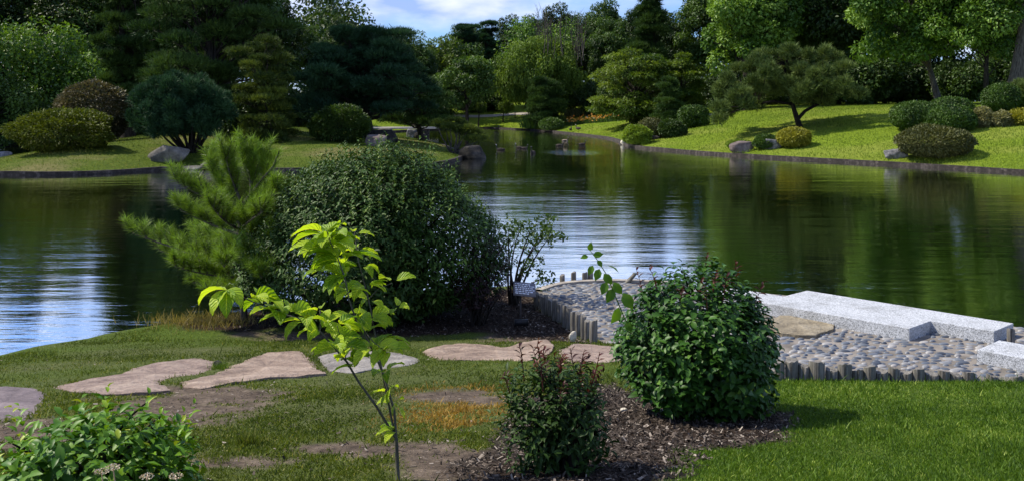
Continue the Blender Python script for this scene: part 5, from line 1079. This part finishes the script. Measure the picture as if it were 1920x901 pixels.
# woodland behind: prototypes, then copies
protoA = tree('woodland_tree', 'dark woodland tree behind the sunlit hill', 'tree', 86, (1480, -140, 1660, 150), 'leaf', 'broad_dark', .36, 580, n=80, per=300, cr=.28, r0=.3, group='dark woodland trees behind the sunlit hill')
protoB = tree('woodland_tree', 'dark woodland tree behind the sunlit hill', 'tree', 92, (1620, -130, 1780, 120), 'leaf', 'broad_mid', .36, 581, n=80, per=300, cr=.28, r0=.3, group='dark woodland trees behind the sunlit hill')
protoC = conifer('woodland_conifer', 'dark woodland conifer among the broadleaf trees', 100, (1150, 0, 1290, 240), 582, 'pine_dark', levels=12, arms=7, ls=.42, per=230, group='dark woodland conifers')
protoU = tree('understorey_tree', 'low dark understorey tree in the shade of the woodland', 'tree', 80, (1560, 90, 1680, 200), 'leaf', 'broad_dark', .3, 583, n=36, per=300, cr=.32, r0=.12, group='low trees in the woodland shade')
LBL = {id(protoA): None}
r = rng_(21)
PUTS = []
MARKS = [(-330, 'far outside the left edge'), (-160, 'off the left edge of the island'), (-40, 'at the left edge behind the dark broadleaf tree'), (60, 'above the yellow green spreading shrub'), (170, 'behind the brownish domed shrub'), (300, 'behind the domed pine'), (400, 'behind the great spreading pine'), (500, 'behind the golden pine'), (600, 'left of the cloud pine trunk'), (690, 'behind the cloud pine'), (780, 'behind the low pine at the cove'), (860, 'above the hedge mounds of the far bank'), (930, 'behind the two weeping saplings'), (1020, 'behind the weeping tree'), (1090, 'just right of the weeping tree'), (1160, 'behind the left side of the layered maple'), (1235, 'behind the small pine'), (1300, 'behind the dark clipped hedge'), (1390, 'behind the pale leaved tall tree'), (1480, 'behind the forked hill tree'), (1560, 'in the gap right of the forked hill tree'), (1640, 'left of the tall tree over the clipped domes'), (1720, 'behind the tall tree over the clipped domes'), (1790, 'behind the three merged domes'), (1860, 'behind the high clipped round bush'), (1940, 'behind the thick bare trunk'), (2050, 'off the right edge'), (2200, 'far off the right edge')]
def put(proto, px, D, sc, rz, label, group):
    x = (px - CX) / F * D; o = dup(proto, (x, D, gz(x, D)), rz, sc, label, group); PUTS.append((px, D, o))
def name_puts():
    by = {}
    for px, D, o in PUTS:
        if o.get('group') is None or 'left end of the island' in o['label']: pass
        kind = 'low dark tree' if o.name.startswith('understorey') else ('dark conifer' if 'conifer' in o.name else 'large dark leafed tree'); mk = min(MARKS, key=lambda q: abs(q[0] - px))[1]; by.setdefault((kind, mk), []).append((D, o))
    for (kind, mk), L in by.items():
        L.sort(key=lambda q: q[0])
        for i, (D, o) in enumerate(L): o['label'] = f'{kind} {mk}' if len(L) == 1 else f'{["nearest", "second nearest", "third nearest", "fourth nearest", "fifth nearest", "sixth nearest"][i]} {kind} {mk}'
gr_r, gr_l, gr_c = 'dark woodland trees behind the sunlit hill', 'dark trees massed behind the island', 'trees on the skyline behind the weeping tree'
for px, D, sc in [(1265, 112, .62), (1320, 102, .8), (1380, 108, 1.15), (1450, 95, 1.1), (1530, 104, 1.2), (1600, 90, 1.05), (1690, 100, 1.2), (1780, 88, 1.1), (1850, 98, 1.2), (1940, 84, 1.15), (2010, 76, 1.0), (2100, 80, 1.1), (1560, 120, 1.4), (1740, 122, 1.4), (1900, 120, 1.4), (2060, 110, 1.3), (2200, 85, 1.2), (1430, 122, 1.35)]:
    put([protoA, protoB][r.integers(2)], px, D, sc * r.uniform(.93, 1.07), r.uniform(0, 6.28), 'dark woodland tree behind the sunlit hill', gr_r)
for px, D, sc in [(1360, 88, .8), (1440, 92, .9), (1525, 84, .9), (1590, 80, .9), (1640, 84, 1.0), (1700, 82, .9), (1800, 78, .8), (1850, 82, 1.0), (1930, 80, .9), (1300, 96, .8), (1480, 100, 1), (1660, 100, 1.1), (1760, 96, 1.1), (1880, 94, 1.1), (1560, 98, 1.1)]:
    put(protoU, px, D, sc, r.uniform(0, 6.28), 'low dark understorey tree in the shade of the woodland', 'low trees in the woodland shade')
for px, D, sc in [(640, 105, .6), (520, 95, .7), (430, 90, 1.15), (330, 86, 1.25), (250, 84, 1.05), (130, 80, .8), (30, 84, .85), (-80, 78, .8), (-190, 74, 1.2), (-320, 70, 1.2), (720, 112, .55), (580, 118, .55), (300, 110, 1.5), (100, 105, .9), (-120, 100, 1.0), (780, 104, .6), (440, 112, .9)]:
    put([protoA, protoB][r.integers(2)], px, D, sc * r.uniform(.93, 1.05), r.uniform(0, 6.28), 'dark tree massed behind the island pines', gr_l)
for px, D, sc in [(560, 90, .8), (480, 77, .8), (300, 76, .8), (180, 74, .8), (60, 72, .8), (-40, 66, .9), (-130, 60, .8), (640, 92, .85), (740, 102, .8), (400, 74, .7), (820, 106, .75), (-110, 58, .6), (70, 67, .7), (250, 70, .6)]:
    put(protoU, px, D, sc, r.uniform(0, 6.28), 'low dark tree filling the shade behind the island', 'low trees in the shade behind the island')
for px, D, sc in [(1135, 125, .78), (1180, 120, .68), (1100, 135, .75), (960, 140, .72), (900, 138, .66), (1050, 140, .85), (1240, 128, .7), (860, 135, .62), (1000, 132, .72), (1140, 112, .6), (1085, 118, .62)]:
    put([protoA, protoB][r.integers(2)], px, D, sc * r.uniform(.95, 1.05), r.uniform(0, 6.28), 'tree on the skyline behind the weeping tree', gr_c)
for px, D, sc in [(930, 116, .7), (1070, 112, .8), (1120, 104, .8), (1160, 100, .8), (1010, 118, .8), (880, 122, .7), (1215, 98, .8), (1250, 92, .8)]:
    put(protoU, px, D, sc, r.uniform(0, 6.28), 'low tree under the skyline trees beyond the far bank', 'low trees beyond the far bank')

for px, D, sc in [(-330, 56, 1.15), (-190, 58, 1.0), (-260, 62, 1.3)]: put(protoC, px, D, sc, r.uniform(0, 6), 'unseen dark conifer added to shade the island lawn', 'dark woodland conifers')  # conifers outside the view, added to cast shade on the island lawn
def far_wood():
    r = rng_(90); n = 2000; a = r.uniform(-.75, .75, n); D = r.uniform(138, 160, n); D[::5] = r.uniform(125, 140, n)[::5]; x = a * D; C = np.column_stack([x, D, 2.4 + r.uniform(0, 1, n) ** .9 * (8.5 + 5.5 * (np.abs(a - .02) > .17) + 2.5 * np.sin(x * .13) + 1.5 * np.sin(x * .41))]); q = r.uniform(1.4, 2.6, n); mb = MB()
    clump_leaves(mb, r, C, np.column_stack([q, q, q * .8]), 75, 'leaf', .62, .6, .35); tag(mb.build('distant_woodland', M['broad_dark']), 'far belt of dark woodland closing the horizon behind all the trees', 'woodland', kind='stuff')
far_wood()
put(protoC, 1214, 118, .95, .5, 'tallest dark conifer poking above the central skyline', None)
put(protoC, 290, 92, 1.4, 1.5, 'dark woodland conifer rising behind the island pines', None)

name_puts()
for o, lb in ((protoA, 'tall very dark tree between the forked hill tree and the tall bright tree'), (protoB, 'mid green woodland tree right behind the tall bright leaved tree'), (protoC, 'tall dark conifer standing over the layered maple'), (protoU, 'low shaded tree at the crest left of the clipped domes')): o['label'] = lb

# ------------------------------------------------------------------ waterfowl
def goose_mesh(swim=True, sc=1.0):
    P = np.array([(-.34, 0, .14), (-.28, 0, .125), (-.18, 0, .11), (-.05, 0, .10), (.08, 0, .10), (.17, 0, .13), (.215, 0, .20), (.22, 0, .28), (.225, 0, .36), (.245, 0, .41), (.28, 0, .42), (.305, 0, .412), (.33, 0, .405), (.355, 0, .40)]) * sc
    R = np.array([.012, .045, .095, .12, .115, .085, .045, .032, .030, .040, .040, .028, .016, .006]) * sc
    mb = MB(); n = 10; mb.tube(P, R, n, .5, 0); k = len(P); mi = np.zeros((k - 1, n), int)
    mi[:1] = 1; mi[1:5] = 0; mi[5:] = 1; mi[8:10, [0, 5]] = 2; return mb, mi
def goose(label, px, py, face, sc=1.0, water=True, body='goose_brown', pose=1, cat='goose', name='goose'):
    sc *= .78; mb, mi = goose_mesh(True, sc)
    if water: p = G(px, py, 0); z = -.06 * sc
    else:
        D = 60
        for _ in range(30): x = (px - CX) / F * D; zz = gz(x, D); D = D * .5 + .5 * (H - zz) * F / (py - YH)
        p = np.array([(px - CX) / F * D, D, gz((px - CX) / F * D, D)]); z = .13 * sc
    th = thing(name, label, cat, p, rz=face); mb.m = [mi.ravel()] + [np.array([1] * len(f)) for f in mb.f[1:]]
    for q in range(len(mb.v)): mb.v[q] = mb.v[q] + np.array([0, 0, z])
    o = mb.build('body', [M[body], M['goose_black'], M['goose_white']], th, (0, 0, 0), True)
    for sg_ in (-1, 1):
        w = MB(); w.add(np.array([(.10, .10, .15), (-.02, .125, .17), (-.16, .09, .155), (-.30, .03, .15), (-.16, .115, .09), (0, .13, .07), (.09, .105, .10)]) * (1, sg_, 1) * sc + (0, 0, z), [[0, 1, 5, 6], [1, 2, 4, 5]]); w.add(np.array([(-.16, .09, .155), (-.30, .03, .15), (-.16, .115, .09)]) * (1, sg_, 1) * sc + (0, 0, z), [[0, 1, 2]]); w.build('wing', M['duck_brown'], th, (0, 0, 0))
        if not water: l = MB(); l.tube([(-.02, .04 * sg_, .06 * sc + z), (-.01, .045 * sg_, -.14 * sc + z)], .009 * sc, 5); l.box((.02, .045 * sg_, -.138 * sc + z), (.07 * sc, .05 * sc, .008)); l.build('leg', M['goose_black'], th, (0, 0, 0))
goose('dark duck swimming farthest left on the pond', 938, 282, 3.0, 1.25, body='duck_brown', cat='duck', name='duck')
goose('duck swimming second from the left beside the pale one', 973, 278, 2.9, 1.1, body='duck_brown', cat='duck', name='duck')
goose('small pale duck close behind the second swimming duck', 984, 279, .2, .95, body='goose_brown', cat='duck', name='duck')
goose('upright goose facing the camera nearest on the pond', 999, 288, -1.9, 1.4)
goose('goose swimming just left of the pale breasted goose', 1050, 274, .1, 1.2)
goose('pale buff goose farthest out on the pond', 1060, 265, .1, 1.2, body='goose_tan')
goose('goose swimming farthest right on the pond', 1092, 272, .3, 1.2)
goose('goose grazing on the shaded lawn, the left of two', 1070, 247, 1.2, 1.25, water=False)
goose('goose standing on the shaded lawn, the right of two', 1084, 246, 2.4, 1.4, water=False)
goose('dark goose standing alone on the sunny hill lawn by the lime shrub', 1226, 266, 2.9, 1.5, water=False)
goose('tiny dark bird on the far kerb before the weeping saplings', 931, 238, 0, 1.2, water=False, body='duck_brown', cat='bird', name='duck')
rock('white_stone', 'pale bluish stone at the water edge by the lime shrub', 'stone', G(1168, 268, .15), (.35, .3, .4), 24, M['white_stone'], sub=3)
